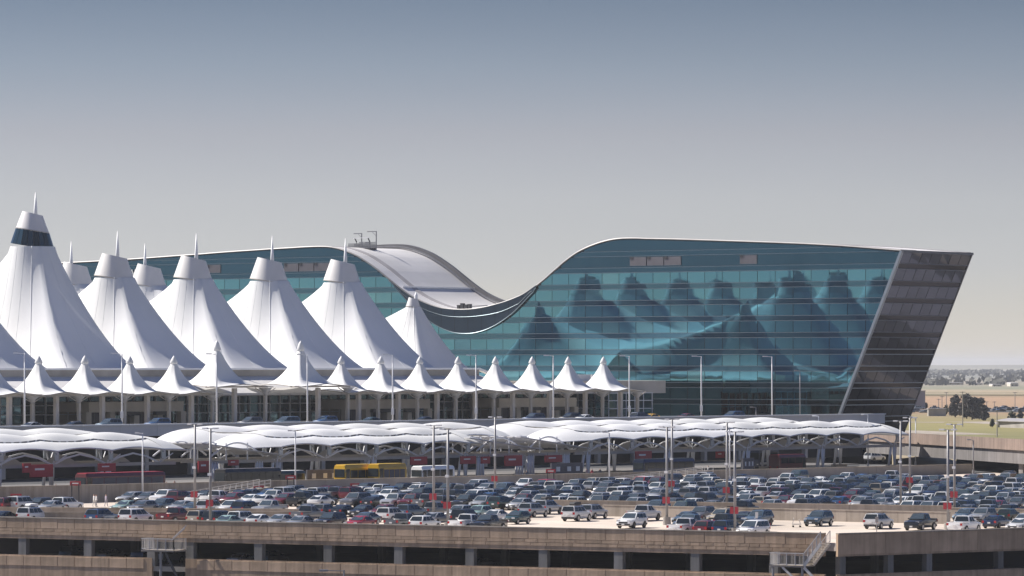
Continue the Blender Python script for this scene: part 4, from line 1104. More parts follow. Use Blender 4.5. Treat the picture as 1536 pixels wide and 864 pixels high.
KINDS = {
 'sedan':  dict(L=4.80, W=1.84, H=1.46, belt=.93, top=[(-.5,.78),(-.485,.95),(-.30,1.0),(.10,.96),(.20,.95),(.40,.85),(.475,.74),(.5,.62)], g=(-.40,-.19,.02,.20), r=.335),
 'hatchback': dict(L=4.35, W=1.80, H=1.54, belt=.96, top=[(-.5,.80),(-.485,1.0),(-.30,1.0),(.10,.98),(.22,.97),(.40,.88),(.475,.76),(.5,.62)], g=(-.48,-.36,.02,.22), r=.33),
 'SUV': dict(L=4.85, W=1.94, H=1.77, belt=1.10, top=[(-.5,.86),(-.49,1.1),(-.30,1.13),(.10,1.12),(.21,1.11),(.40,1.02),(.475,.92),(.5,.72)], g=(-.485,-.42,.05,.215), r=.38),
 'crossover': dict(L=4.55, W=1.86, H=1.66, belt=1.03, top=[(-.5,.82),(-.49,1.04),(-.30,1.06),(.10,1.05),(.22,1.03),(.40,.93),(.475,.82),(.5,.66)], g=(-.475,-.36,.04,.225), r=.36),
 'large SUV': dict(L=5.35, W=2.04, H=1.92, belt=1.20, top=[(-.5,.95),(-.495,1.19),(-.30,1.21),(.10,1.20),(.22,1.19),(.42,1.13),(.485,1.02),(.5,.80)], g=(-.49,-.45,.08,.215), r=.41),
 'station wagon': dict(L=4.85, W=1.84, H=1.52, belt=.96, top=[(-.5,.80),(-.49,.97),(-.30,1.0),(.10,.98),(.20,.97),(.40,.88),(.475,.76),(.5,.62)], g=(-.48,-.40,.0,.195), r=.34),
 'boxy SUV': dict(L=4.85, W=1.96, H=1.86, belt=1.16, top=[(-.5,.95),(-.495,1.15),(-.30,1.17),(.10,1.17),(.20,1.16),(.41,1.12),(.485,1.02),(.5,.80)], g=(-.49,-.455,.06,.185), r=.40),
 'minivan': dict(L=5.1, W=1.98, H=1.78, belt=1.05, top=[(-.5,.86),(-.49,1.05),(-.30,1.06),(.10,1.06),(.27,1.05),(.41,.95),(.48,.82),(.5,.66)], g=(-.49,-.44,.09,.29), r=.36),
 'pickup': dict(L=5.75, W=2.02, H=1.90, belt=1.20, top=[(-.5,.98),(-.495,1.14),(-.13,1.16),(-.125,1.20),(.20,1.19),(.24,1.18),(.43,1.10),(.49,1.0),(.5,.78)], g=(-.125,-.095,.09,.215), r=.41),
}
def car_parts(kind):
    k = KINDS[kind]; L, Wd, H, belt, r = k['L'], k['W'], k['H'], k['belt'], k['r']; w = Wd/2; zb = .24 if kind in ('sedan', 'hatchback', 'station wagon') else .32
    out = {}
    mb = MB(); secs = []
    for fx, zt in k['top']:
        e = abs(fx)/.5; wt = w*(1-.13*max(0, (e-.86)/.14)**1.5); x = fx*L
        zlo = zb+(.12 if e > .97 else 0)
        half = [(wt*.86, zlo), (wt*.97, zlo+.16), (wt, (zlo+zt)/2+.08), (wt*.965, zt-.07), (wt*.86, zt)]
        loop = [(x, -y, z) for y, z in half]+[(x, 0, zt+.025)]+[(x, y, z) for y, z in half[::-1]]
        secs.append(loop)
    loft(mb, secs)
    g0, g1, g2, g3 = [q*L for q in k['g']]; wb, wr = w*.93, w*.77
    def gsec(x, zt, t): return [(x, -wb, belt-.06), (x, -(wb+(wr-wb)*t), belt+(zt-belt)*.9), (x, -wr*.86*(t*.2+.8), zt), (x, 0, zt+.02*t), (x, wr*.86*(t*.2+.8), zt), (x, (wb+(wr-wb)*t), belt+(zt-belt)*.9), (x, wb, belt-.06)]
    loft(mb, [gsec(g0, belt+.03, .02), gsec(g1, H-.03, 1), gsec((g1+g2)/2, H, 1), gsec(g2, H-.03, 1), gsec(g3, belt+.03, .02)])
    wx = (L*.305, -L*.295) if kind != 'pickup' else (L*.315, -L*.285)
    for x in wx:                                                 # dark arches
        for sy in (-1, 1):
            pts = [(x+math.cos(a)*(r+.07), sy*(w+.004), max(zb+.02, r+math.sin(a)*(r+.07))) for a in [math.pi*j/10 for j in range(11)]]
            mb.add(pts, [list(range(11))], 1)
    mb.box((L*.492, 0, belt*.62), (.08, w*1.15, .20), mi=1); mb.box((L*.488, 0, zb+.14), (.12, w*1.7, .20), mi=1); mb.box((-L*.488, 0, zb+.14), (.12, w*1.7, .20), mi=1)
    mb.box((0, 0, zb+.02), (L*.9, w*1.75, .08), mi=1)
    for sy in (-1, 1): mb.box((g3-.35, sy*(w+.07), belt+.10), (.16, .16, .14))
    if 'SUV' in kind:
        for sy in (-1, 1): mb.box(((g1+g2)/2, sy*wr*.8, H+.05), ((g2-g1)*.85, .05, .05), mi=1)
    if kind == 'pickup':
        bx0, bx1 = -L*.485, g0-.06
        mb.box(((bx0+bx1)/2, 0, 1.175), (bx1-bx0-.1, w*1.55, .03), mi=1)
        for sy in (-1, 1): mb.box(((bx0+bx1)/2, sy*w*.86, 1.20), (bx1-bx0, .10, .12))
        mb.box((bx0, 0, 1.20), (.09, w*1.75, .12))
    out['body'] = mb.mesh('body', [PM['white'], M['plastic']])
    me = out['body']; me.polygons.foreach_set('use_smooth', [True]*len(me.polygons))
    try: me.set_sharp_from_angle(angle=R(38))
    except Exception: pass
    def slope(x0, x1, f, top=.92):                                # window across the car on a sloped end
        z0, z1 = belt+.07, H-.10
        xa = x0+(x1-x0)*(.06); xb_ = x1-(x1-x0)*.06; dx = .03*f
        q = [(xa+dx, -wb*.88, z0+.02), (xa+dx, wb*.88, z0+.02), (xb_+dx, wr*.86, z1+.03), (xb_+dx, -wr*.86, z1+.03)]
        m_ = MB(); m_.add(q, [(0,1,2,3)]); return m_
    out['windshield'] = slope(g3, g2, 1).mesh('windshield', M['windshield'])
    out['rear_window'] = slope(g0, g1, -1).mesh('rear_window', M['side_glass'])
    def ys(z): return wb+(wr-wb)*min(1, (z-belt)/((H-belt)*.9))+.014
    for sy, nm in ((-1, 'side_r'), (1, 'side_l')):
        m_ = MB(); z0, z1 = belt+.05, belt+(H-belt)*.82
        f0 = lambda x0, x1, z: x0+(x1-x0)*(z-belt)/(H-belt)
        lo_a, hi_a = f0(g0, g1, z0)+.18, f0(g0, g1, z1)+.12; lo_b, hi_b = f0(g3, g2, z0)-.20, f0(g3, g2, z1)-.10
        n = 2 if kind in ('pickup', 'sedan') else 3
        for j in range(n):
            a0_, a1_ = lo_a+(lo_b-lo_a)*j/n+.035, lo_a+(lo_b-lo_a)*(j+1)/n-.035; b0, b1 = hi_a+(hi_b-hi_a)*j/n+.035, hi_a+(hi_b-hi_a)*(j+1)/n-.035
            m_.add([(a0_, sy*ys(z0), z0), (a1_, sy*ys(z0), z0), (b1, sy*ys(z1), z1), (b0, sy*ys(z1), z1)], [(0,1,2,3)])
        out[nm] = m_.mesh('side_window', M['side_glass'])
    for rim in ('rim', 'rim_dark'):
        m_ = MB(); n = 16; y0, y1 = -.12, .12
        m_.path([(0, y0, 0), (0, y0+.02, 0), (0, y1-.02, 0), (0, y1, 0)], [r*.93, r, r, r*.93], n)
        for s_ in (-1, 1): m_.add([(math.cos(2*math.pi*j/n)*r*.66, s_*.124, math.sin(2*math.pi*j/n)*r*.66) for j in range(n)], [list(range(n))], 1)
        out['wheel_'+rim] = m_.mesh('wheel', [M['tyre'], M[rim]])
    m_ = MB(); m_.box((0, 0, 0), (.10, .40, .17)); out['headlight'] = m_.mesh('headlight', M['lamp_clear']); out['taillight'] = MB().box((0, 0, 0), (.07, .26, .26)).mesh('taillight', M['lamp_red'])
    out['wheels'] = [(x, sy*(w-.115), r) for x in wx for sy in (-1, 1)]
    out['hl'] = [(L*.478, sy*w*.68, belt*.80) for sy in (-1, 1)]; out['tl'] = [(-L*.494, sy*w*.80, belt*.84) for sy in (-1, 1)]
    return out
PARTS = {k: car_parts(k) for k in KINDS}
CS = 1.06
PLATE = MB().box((0, 0, 0), (.03, .34, .17)).mesh('licence_plate', M['white_paint'])
def car(kind, colour, loc, rz, label=None, group=None, detail=2, name=None):
    q = PARTS[kind]
    root = empty(name or {'pickup': 'pickup_truck', 'minivan': 'minivan', 'SUV': 'sport_utility_car', 'boxy SUV': 'boxy_utility_car', 'hatchback': 'hatchback_car', 'sedan': 'sedan_car', 'crossover': 'crossover_car', 'large SUV': 'large_utility_car', 'station wagon': 'station_wagon'}[kind], loc, rz, label, {'pickup': 'pickup', 'minivan': 'minivan', 'SUV': 'SUV', 'boxy SUV': 'SUV', 'large SUV': 'SUV'}.get(kind, 'car'), group)
    root.scale = (CS, CS, CS)
    b = link('body', q['body'], root); b.material_slots[0].link = 'OBJECT'; b.material_slots[0].material = PM[colour]
    link('windshield', q['windshield'], root); link('rear_window', q['rear_window'], root); link('side_window', q['side_r'], root); link('side_window', q['side_l'], root)
    if detail >= 1:
        rm = random.choice(('wheel_rim', 'wheel_rim', 'wheel_rim_dark'))
        for p in q['wheels']: link('wheel', q[rm], root, p)
    if detail >= 2:
        link('licence_plate', PLATE, root, (-KINDS[kind]['L']*.503, 0, KINDS[kind]['belt']*.72)); link('licence_plate', PLATE, root, (KINDS[kind]['L']*.512, 0, .48))
        for p in q['hl']: link('headlight', q['headlight'], root, p)
        for p in q['tl']: link('taillight', q['taillight'], root, p)
    return root
AE2 = math.atan2(e2.y, e2.x)
placed = []
PG = 'vehicles parked on the garage deck'
# the nearest vehicles, each where it stands: px, py of wheel line, kind, colour, heading (+ away, - towards us), label
near = [
 (50,784,'boxy SUV','white',1,'white boxy SUV with roof load behind the wall at far left'), (8,785,'sedan','black',1,'black car cut by the left edge behind the garage wall'),
 (153,785.5,'SUV','blue',1,'blue SUV behind the garage wall, left of the white one'), (204,785,'minivan','white',1,'white van-like car between the blue SUV and the dark red pickup'),
 (264,785,'pickup','dark red',1,'dark red pickup behind the garage wall at left'), (340,792,'sedan','pale green',-1,'pale green sedan roof showing over the garage wall'),
 (462,782,'pickup','grey',1,'dark grey pickup left of centre behind the wall'), (450,793,'sedan','silver',-1,'silver sedan roof beside the dark grey pickup'), (495,792,'SUV','black',-1,'black SUV with pale windshield low behind the wall'),
 (548,787,'sedan','slate blue',-1,'slate blue sedan left of the white SUV'), (540,793,'sedan','red',-1,'red sedan roof just above the garage wall'),
 (588,783,'SUV','white',1,'white SUV seen from behind, left of centre, wheels visible'), (617,778,'SUV','slate blue',1,'slate blue SUV right behind the white SUV left of centre'), (650,776,'pickup','grey',1,'brownish grey pickup beside the centre pole pair'),
 (655,787,'sedan','silver',1,'silver sedan at the foot of the centre pole pair'), (700,787,'boxy SUV','black',1,'black boxy SUV right of the centre pole'), (742,783,'sedan','white',-1,'white sedan behind the dark green car'),
 (775,786,'hatchback','dark green',-1,'dark green hatchback facing us right of centre'), (800,775.5,'SUV','silver',1,'silver SUV behind the dark green hatchback'), (822,771,'SUV','silver',1,'silver SUV with black roof box'),
 (865,781.5,'boxy SUV','white',1,'white boxy SUV with dark roof box on the open deck'), (890,778,'SUV','silver',1,'silver SUV beside the white boxy one'),
 (948,792,'SUV','white',-1,'white SUV facing us on the open deck right of centre'), (966,781,'pickup','white',1,'white pickup behind the white SUV that faces us'), (985,771,'SUV','slate blue',-1,'slate blue SUV behind the white pickup'),
 (1036,796,'pickup','slate blue',-1,'slate blue pickup facing us near the round footing'), (1024,774,'boxy SUV','dark green',-1,'old dark green wagon behind the slate blue pickup'), (1030,786,'sedan','slate blue',-1,'slate blue sedan between wagon and pickup'), (1052,782,'SUV','grey',-1,'grey SUV beside the old green wagon'),
 (1094,793,'SUV','black',1,'black SUV seen from behind at the nearest pole'), (1138,788,'SUV','slate blue',-1,'slate blue SUV facing us right of the nearest pole'), (1132,798,'sedan','navy blue',-1,'navy sedan with bright hood right of the nearest pole'), (1115,774,'pickup','black',1,'black pickup behind the nearest pole'),
 (1228,789,'SUV','slate blue',-1,'blue-green SUV alone on the pale deck left of the stairs'), (1318,793,'SUV','white',1,'white SUV seen from behind, alone right of the stairs'), (1381,795,'pickup','black',-1,'black pickup facing us at right'),
 (1446,799,'pickup','white',1,'white pickup low behind the right garage wall'), (1448,782,'hatchback','slate blue',-1,'pale blue hatchback behind the right white pickup'), (1474,784,'SUV','silver',-1,'silver SUV with green windshield at right'), (1495,792,'sedan','navy blue',1,'navy sedan right of the white pickup'),
 (12,767,'SUV','dark red',1,'dark red SUV at the far left behind the farther low wall'), (34,766.5,'large SUV','white',1,'white SUV right of the dark red one at far left'), (58,766,'crossover','black',-1,'black crossover behind the far-left low walls'), (76,768,'sedan','silver',-1,'silver sedan low behind the far-left walls'), (101,766,'SUV','white',1,'white SUV left of the strolling people'),
 (188,768,'sedan','pale green',-1,'pale green sedan right of the strolling people'), (213,768.5,'station wagon','grey',-1,'grey wagon by the first thin white lamp'), (243,767,'crossover','slate blue',-1,'slate crossover right of the first thin white lamp'), (272,768,'sedan','silver',-1,'silver sedan left of the paired grey poles'),
 (1514,782,'hatchback','dark green',1,'dark green hatchback at the right edge'), (1452,771,'SUV','navy blue',1,'navy SUV in front of the short right wall'), (1482,772,'pickup','grey',1,'grey pickup in front of the short right wall'), (1530,797,'sedan','white',-1,'white sedan hood at the right edge'),
]
for i, (px, py, kd, c, hd, lab) in enumerate(near):
    p = GZ(px, py, DECK+.005); placed.append(p)
    o = car(kd, c, p, AE2+(0 if hd > 0 else math.pi)+random.gauss(0, .02), lab, PG, 2)
    if i in (0, 19, 20):                                         # roof boxes
        H_ = KINDS[kd]['H']; mb = MB(); loft(mb, [[(x, -w_, H_+.10), (x, -w_*.9, H_+.10+t_), (x, w_*.9, H_+.10+t_), (x, w_, H_+.10)] for x, w_, t_ in ((-1.35, .30, .12), (-1.1, .42, .30), (.3, .42, .32), (.75, .25, .12))])
        mb.build('roof_box', M['plastic'] if i else M['white_paint'], o, local=True)
# the rows behind
rngc = random.Random(21)
walls = []
for o in list(col.objects):
    if o.name.startswith('deck_parapet'):
        cap = [c for c in o.children if c.name.startswith('cap')][0]
        vs_ = [o.location+v.co for v in cap.data.vertices]; xs = sorted(vs_, key=lambda v: v.x); walls.append(((xs[0]+xs[1])/2, (xs[-1]+xs[-2])/2))
def wdist(p):
    best = 1e9
    for a, b in walls:
        ab = Vector((b.x-a.x, b.y-a.y)); ap = Vector((p.x-a.x, p.y-a.y)); t = max(0, min(1, ap.dot(ab)/ab.dot(ab))); best = min(best, (ap-ab*t).length)
    return best
cols_w = [('white', 30), ('silver', 20), ('grey', 18), ('black', 19), ('navy blue', 4), ('slate blue', 3), ('blue', 3), ('dark red', 3), ('red', 1), ('beige', 3), ('dark green', 2), ('pale green', 1)]
kind_w = [('sedan', 26), ('SUV', 20), ('crossover', 17), ('large SUV', 8), ('boxy SUV', 7), ('pickup', 12), ('minivan', 5), ('hatchback', 6), ('station wagon', 4)]
def pick(t): return rngc.choices([a for a, _ in t], [b for _, b in t])[0]
cand = []
rows_q = [12, 47, 80, 86.5, 104, 110.5, 128, 134.5, 152, 158.5, 176, 182.5, 200, 206.5, 224, 230, 248]
for ri, q in enumerate(rows_q):
    p = -230.0
    while p < 150:
        pos = O+e1*p+e2*q+Z1*(DECK+.005); pos.z = DECK+.005
        px = HX+pos.x/pos.y*F; py = HY+(CZ-DECK)/pos.y*F
        mm = mV.dot(pos)
        ok = -25 < px < 1560 and mm < MW-5.5 and wdist(pos) > 3.4
        if q < 60:                                              # front rows stay partly empty, as in the view
            ok = ok and not (760 < px < 1010) and not (1150 < px < 1420) and px > 290
        if (pos-OR).dot(e4) < 3.6 or (pos-O).dot(e2) < 3.4: ok = False
        if 60 < px < 190 and py > 745 and py < 762: ok = False    # bare lane with people
        if ok and all((pos-b).length > 2.2 for b in deck_poles) and all((pos-b).length > 4.6 for b in placed): cand.append((ri, p, pos, px))
        p += 2.85
keep = [c for c in cand if rngc.random() < .93]
cap_n = 440-len(near)
if len(keep) > cap_n:
    rngc.shuffle(keep); drop = set()
    keep.sort(key=lambda c: -c[2].y if False else (c[2].y+rngc.random()*60)); keep = keep[:cap_n]
keep.sort(key=lambda c: (c[0], c[1]))
info = []
for ri, p, pos, px in keep:
    info.append(dict(ri=ri, p=p, pos=pos, px=px, kind=pick(kind_w), col=pick(cols_w), hd=rngc.random() < .5))
rownames = {}
for d in info: rownames.setdefault(d['ri'], len(rownames))
words = ['first', 'second', 'third', 'fourth', 'fifth', 'sixth', 'seventh', 'eighth', 'ninth', 'tenth', 'eleventh', 'twelfth', 'thirteenth', 'fourteenth', 'fifteenth', 'sixteenth', 'seventeenth']
used = {}
for i, d in enumerate(info):
    l = info[i-1] if i and info[i-1]['ri'] == d['ri'] and d['p']-info[i-1]['p'] < 6 else None
    r_ = info[i+1] if i+1 < len(info) and info[i+1]['ri'] == d['ri'] and info[i+1]['p']-d['p'] < 6 else None
    rw_ = words[rownames[d['ri']]]
    me_ = d['col']+' '+d['kind']
    if l and r_: lab = f"{me_} between {l['col']} {l['kind']} and {r_['col']} {r_['kind']}, {rw_} row"
    elif l: lab = f"{me_} right of a {l['col']} {l['kind']}, end of {rw_} rear row"
    elif r_: lab = f"{me_} left of a {r_['col']} {r_['kind']}, start of {rw_} rear row"
    else: lab = f"{me_} standing by itself in the {rw_} rear row"
    if lab in used: lab += ' further right' if d['px'] > used[lab] else ' further left'
    if len(lab.replace('-', ' ').split()) > 15: lab = lab.replace(' station wagon', ' wagon').replace('slate blue', 'slate').replace('navy blue', 'navy').replace(' large SUV', ' SUV').replace(' boxy SUV', ' SUV', 2)
    used[lab] = d['px']; d['lab'] = lab
    ps = d['pos']+e2*rngc.gauss(0, .25)+e1*rngc.gauss(0, .08)
    car(d['kind'], d['col'], ps, AE2+(0 if d['hd'] else math.pi)+rngc.gauss(0, .025), lab, PG, 2 if ps.y < 600 else 1)
    placed.append(ps)
# cars inside the lower level, seen through the openings
for px, dd, kd, c, lab in ((60, 8, 'SUV', 'black', 'black SUV inside the leftmost garage opening'), (100, 10, 'sedan', 'grey', 'grey sedan inside the garage, left'), (165, 9, 'pickup', 'navy blue', 'navy pickup inside the third opening from the left'), (205, 7, 'SUV', 'grey', 'grey SUV in shade left of the stair landing'),
        (325, 6, 'sedan', 'silver', 'silver sedan inside the garage right of the stair landing'), (350, 9, 'SUV', 'black', 'black SUV inside the garage behind the silver sedan'), (660, 10, 'sedan', 'black', 'dark sedan deep inside the middle garage opening')):
    car(kd, c, W(pw(px), -dd, 15.81), AE2, lab, 'vehicles inside the lower garage level', 1)
# vehicles on the upper and lower roads
for px, kd, c, hd, lab in ((52, 'sedan', 'silver', 1, 'silver car roof above the left canopy'), (116, 'sedan', 'black', 1, 'black car roof above the left canopy'), (163, 'SUV', 'slate blue', -1, 'blue-windowed SUV below the second white lamp post'), (236, 'SUV', 'blue', -1, 'blue SUV above the first canopy gap'),
        (430, 'minivan', 'slate blue', -1, 'slate minivan below the left tall tent'), (375, 'SUV', 'grey', -1, 'grey SUV on the upper road left of the slate minivan'), (488, 'SUV', 'blue', -1, 'blue SUV on the upper road by the first vestibule'), (555, 'sedan', 'dark green', -1, 'dark green car on the upper road below the vestibule'), (640, 'sedan', 'black', 1, 'black car on the upper road right of the vestibule'),
        (800, 'SUV', 'navy blue', -1, 'navy SUV in front of the right vestibule'), (855, 'SUV', 'black', -1, 'black SUV on the upper road right of the vestibule'), (880, 'sedan', 'white', 1, 'white car on the upper road below the rightmost tents'), (962, 'SUV', 'navy blue', 1, 'navy SUV at the glazed terminal corner'), (980, 'sedan', 'yellow', 1, 'orange-yellow taxi in front of the hotel'), (1032, 'sedan', 'dark red', 1, 'dark red car in front of the hotel base'), (1100, 'minivan', 'blue', -1, 'blue minivan on the upper road in front of the hotel')):
    Mx = 549.2 if px > 950 else (551 if hd > 0 else 555)
    car(kd, c, HM(SM(px, Mx), Mx, 28.61), ANG_H+(0 if hd > 0 else math.pi), lab, 'vehicles on the upper road', 1)
for px, Mx, kd, c, hd, lab in ((40, 466, 'sedan', 'silver', 1, 'silver sedan on the lower road at left'), (138, 463, 'sedan', 'grey', 1, 'grey sedan in front of the red bus'), (672, 462, 'sedan', 'grey', -1, 'grey sedan beside the white shuttle'), (706, 463, 'sedan', 'silver', -1, 'silver sedan right of the white shuttle'),
        (400, 462, 'sedan', 'black', 1, 'black sedan near the dark bus'), (1312, 520, 'SUV', 'white', 1, 'white SUV under the right canopy nose'), (470, 464, 'sedan', 'black', -1, 'black sedan in front of the green bus')):
    car(kd, c, HM(SM(px, Mx), Mx, 20.41), ANG_H+(0 if hd > 0 else math.pi), lab, 'vehicles on the lower road', 1)

# buses
def bus(px, Mx, L, H, colour, label, roof=None, stripe=None, win='side_glass', wz=(.52, .84), nwin=7, hd=-1, hood=0.0, z0=20.41, skirt=None):
    """hd=-1: nose points left (against the hall axis)"""
    S = SM(px, Mx); c = HM(S, Mx, z0); root = empty('bus', c, 0, label, 'bus', 'buses on the lower road')
    X, Y = hV*(-hd)*-1, mV; w = 1.27
    fx = hV*hd
    def q(x, y, z): return c+fx*x+mV*y+Z1*z
    mb = MB(); secs = []
    for x, k in ((-L/2, .94), (-L/2+.25, 1), (L/2-hood-.3, 1), (L/2-hood, .95)):
        zt = H*(1 if k == 1 else .985)
        secs.append([q(x, -w*k, .35), q(x, -w*k, H*.86), q(x, -w*k*.86, zt), q(x, w*k*.86, zt), q(x, w*k, H*.86), q(x, w*k, .35)])
    loft(mb, secs)
    if hood:
        secs = [[q(x, -w*.9, .4), q(x, -w*.88, zt), q(x, w*.88, zt), q(x, w*.9, .4)] for x, zt in ((L/2-hood, H*.50), (L/2-.15, H*.42), (L/2, H*.34))]; loft(mb, secs)
    mb.build('body', PM.get(colour) or colour, root)
    MB().box(q(-hood/2, 0, H+.03), (L-hood-.5, w*1.6, .12), (fx, mV, Z1)).build('roof', M['white_paint'] if not roof else M[roof], root)
    Lw = L-hood-1.6
    for i in range(nwin):
        x = -L/2+.5+(i+.5)*Lw/nwin
        MB().box(q(x, -w-.01, H*(wz[0]+wz[1])/2), (Lw/nwin-.14, .06, H*(wz[1]-wz[0])), (fx, mV, Z1)).build('side_window', M[win], root)
    MB().box(q(L/2-hood-.62, -w-.01, H*.5), (.8, .06, H*.66), (fx, mV, Z1)).build('door', M['side_glass'], root)
    MB().box(q(L/2-hood+.02, 0, H*.66), (.08, w*1.7, H*.34), (fx, mV, Z1)).build('windshield', M['side_glass'], root)
    for y in (-.8, .8):
        MB().box(q(L/2+.02, y, .85), (.08, .36, .22), (fx, mV, Z1)).build('headlight', M['lamp_clear'], root); MB().box(q(-L/2-.02, y, 1.0), (.08, .3, .3), (fx, mV, Z1)).build('taillight', M['lamp_red'], root)
    MB().bar(q(L/2-hood-.1, -w-.02, H*.78), q(L/2-hood+.35, -w-.35, H*.70), .08, .08).build('mirror', M['dark_metal'], root)
    MB().box(q(-hood/2, -w-.005, .42), (L-hood-.3, .05, .18), (fx, mV, Z1)).build('skirt', M['plastic'], root)
    if stripe: MB().box(q(-hood/2, -w-.015, H*.28), (L-hood-.4, .05, H*.12), (fx, mV, Z1)).build('stripe', M[stripe], root)
    for x in (-L/2+2.2, L/2-(1.2 if hood else 2.4)):
        for y in (-w+.1, w-.1): MB().path([q(x, y-.15, .48), q(x, y+.15, .48)], [.48, .48], 14).build('wheel', M['tyre'], root)
bus(181, 473, 16.5, 3.3, 'dark red', 'long red bus under the left canopy', roof='red', win='louver', wz=(.34, .80), nwin=6, hd=-1)
bus(372, 476, 12.5, 3.3, 'black', 'dark charter bus behind the left walkway ramp', roof='louver', nwin=7, hd=-1)
bus(430, 476, 6.0, 2.8, 'dark green', 'dark green van bus right of the left walkway', roof='white_paint', nwin=3, hd=-1)
bus(532, 470, 7.0, 3.7, 'yellow', 'left yellow bus partly behind the column cluster', roof='yellow_paint', wz=(.45, .78), nwin=3, hd=-1)
bus(581, 467, 6.6, 3.8, 'yellow', 'yellow bus right of the column cluster', roof='yellow_paint', wz=(.42, .78), nwin=4, hd=-1, win='louver')
bus(645, 466, 9.2, 3.3, 'white', 'white shuttle bus with dark windows', nwin=4, hd=-1, hood=1.4)
bus(996, 474, 14.0, 3.2, 'navy blue', 'navy blue coach with an orange stripe under the right canopy', roof='fascia', stripe='yellow_paint', nwin=6, hd=-1)
bus(1181, 480, 8.0, 3.2, 'dark red', 'dark red bus under the long right canopy', roof='red', nwin=3, hd=1)
bus(1146, 500, 6.0, 3.6, 'navy blue', 'blue and white tour bus behind the right columns', roof='lamp_clear', stripe='white_paint', nwin=3, hd=-1)

# ------------------------------------------------------------------ people (skinned figures)
def clothes(name, top, bottom):
    m = bpy.data.materials.new(name); m.use_nodes = True
    N, L = m.node_tree.nodes, m.node_tree.links; B = N['Principled BSDF']; B.inputs['Roughness'].default_value = .8
    tc = N.new('ShaderNodeTexCoord'); sp = N.new('ShaderNodeSeparateXYZ'); L.new(tc.outputs['Object'], sp.inputs[0])
    mr = N.new('ShaderNodeMapRange'); mr.inputs[1].default_value = 0; mr.inputs[2].default_value = 2; L.new(sp.outputs['Z'], mr.inputs[0])
    rp = N.new('ShaderNodeValToRGB'); rp.color_ramp.interpolation = 'CONSTANT'; e = rp.color_ramp.elements
    e[0].position = 0; e[0].color = (.03,.03,.03,1); e[1].position = .045; e[1].color = (*bottom, 1)
    for p, c in ((.47, top), (.735, (.42,.26,.19)), (.845, (.05,.035,.025))):
        q = e.new(p); q.color = (*c, 1)
    L.new(mr.outputs[0], rp.inputs[0]); L.new(rp.outputs[0], B.inputs['Base Color']); return m
def person(p, rz, top, bottom, label, step=.18, seated=False):
    J = {'pel': (0,0,.95), 'ch': (0,.0,1.25), 'nk': (0,0,1.48), 'hd': (0,.02,1.60), 'tp': (0,.02,1.74),
         'hl': (.10,0,.90), 'kl': (.11,step*.6,.50), 'al': (.11,step,.09), 'tl': (.12,step+.17,.05),
         'hr': (-.10,0,.90), 'kr': (-.11,-step*.3,.50), 'ar': (-.11,-step,.12), 'tr': (-.12,-step+.16,.05),
         'sl': (.19,0,1.40), 'el': (.25,-.06,1.13), 'wl': (.24,.06,.90), 'fl': (.23,.10,.78), 'sr': (-.19,0,1.40), 'er': (-.25,.04,1.13), 'wr': (-.24,.16,.92), 'fr': (-.23,.20,.80)}
    E_ = [('pel','ch'),('ch','nk'),('nk','hd'),('hd','tp'),('pel','hl'),('hl','kl'),('kl','al'),('al','tl'),('pel','hr'),('hr','kr'),('kr','ar'),('ar','tr'),('nk','sl'),('sl','el'),('el','wl'),('wl','fl'),('nk','sr'),('sr','er'),('er','wr'),('wr','fr')]
    Rr = {'pel': (.155,.12), 'ch': (.17,.12), 'nk': (.065,.065), 'hd': (.085,.10), 'tp': (.07,.08), 'hl': (.095,.10), 'kl': (.065,.07), 'al': (.045,.05), 'tl': (.045,.03), 'sl': (.065,.065), 'el': (.048,.048), 'wl': (.035,.03), 'fl': (.04,.02)}
    ks = list(J); me = bpy.data.meshes.new('person'); me.from_pydata([J[k] for k in ks], [(ks.index(a), ks.index(b)) for a, b in E_], [])
    ob = bpy.data.objects.new('person', me); col.objects.link(ob)
    ob.modifiers.new('skin', 'SKIN'); sd = me.skin_vertices[0].data if me.skin_vertices else None
    if sd is None:
        bpy.context.view_layer.objects.active = ob
        bpy.ops.mesh.customdata_skin_add(); sd = me.skin_vertices[0].data
    for i, k in enumerate(ks):
        kk = k if k in Rr else k[:-1]+'l'; sd[i].radius = Rr[kk]; sd[i].use_root = (k == 'pel')
    sb = ob.modifiers.new('sub', 'SUBSURF'); sb.levels = 1; sb.render_levels = 1
    me.materials.append(clothes('clothes', top, bottom)); ob.location = p; ob.rotation_euler = (0, 0, rz)
    dg = bpy.context.evaluated_depsgraph_get(); m2 = bpy.data.meshes.new_from_object(ob.evaluated_get(dg))
    ob.modifiers.clear(); ob.data = m2; m2.polygons.foreach_set('use_smooth', [True]*len(m2.polygons))
    return tag(ob, label, 'person', 'people on the parking deck')
person(GZ(141, 760, DECK+.01), R(-60), (.72,.70,.68), (.60,.58,.55), 'person in pale clothes walking along the wall at left')
person(GZ(144.5, 760.5, DECK+.01), R(-60), (.70,.68,.66), (.35,.33,.32), 'person in pale top close beside the walker at left', -.15)
person(GZ(159, 760, DECK+.01), R(-50), (.45,.40,.46), (.40,.38,.42), 'person in mauve clothes walking ahead of the pale pair')
person(GZ(1326, 757.5, DECK+.01), R(20), (.42,.06,.10), (.03,.04,.07), 'person in a red top standing between cars at right')
person(GZ(1332, 757.5, DECK+.01), R(-20), (.12,.17,.24), (.03,.035,.05), 'person in a blue-grey top beside the one in red', -.1)
person(HM(SM(888, 477), 477, 20.42), R(40), (.42,.05,.07), (.40,.10,.10), 'person in red by the grey notice wall under the canopy')
person(HM(SM(250, 474), 474, 20.42), R(40), (.30,.28,.26), (.05,.05,.06), 'person in grey standing behind the red bus')

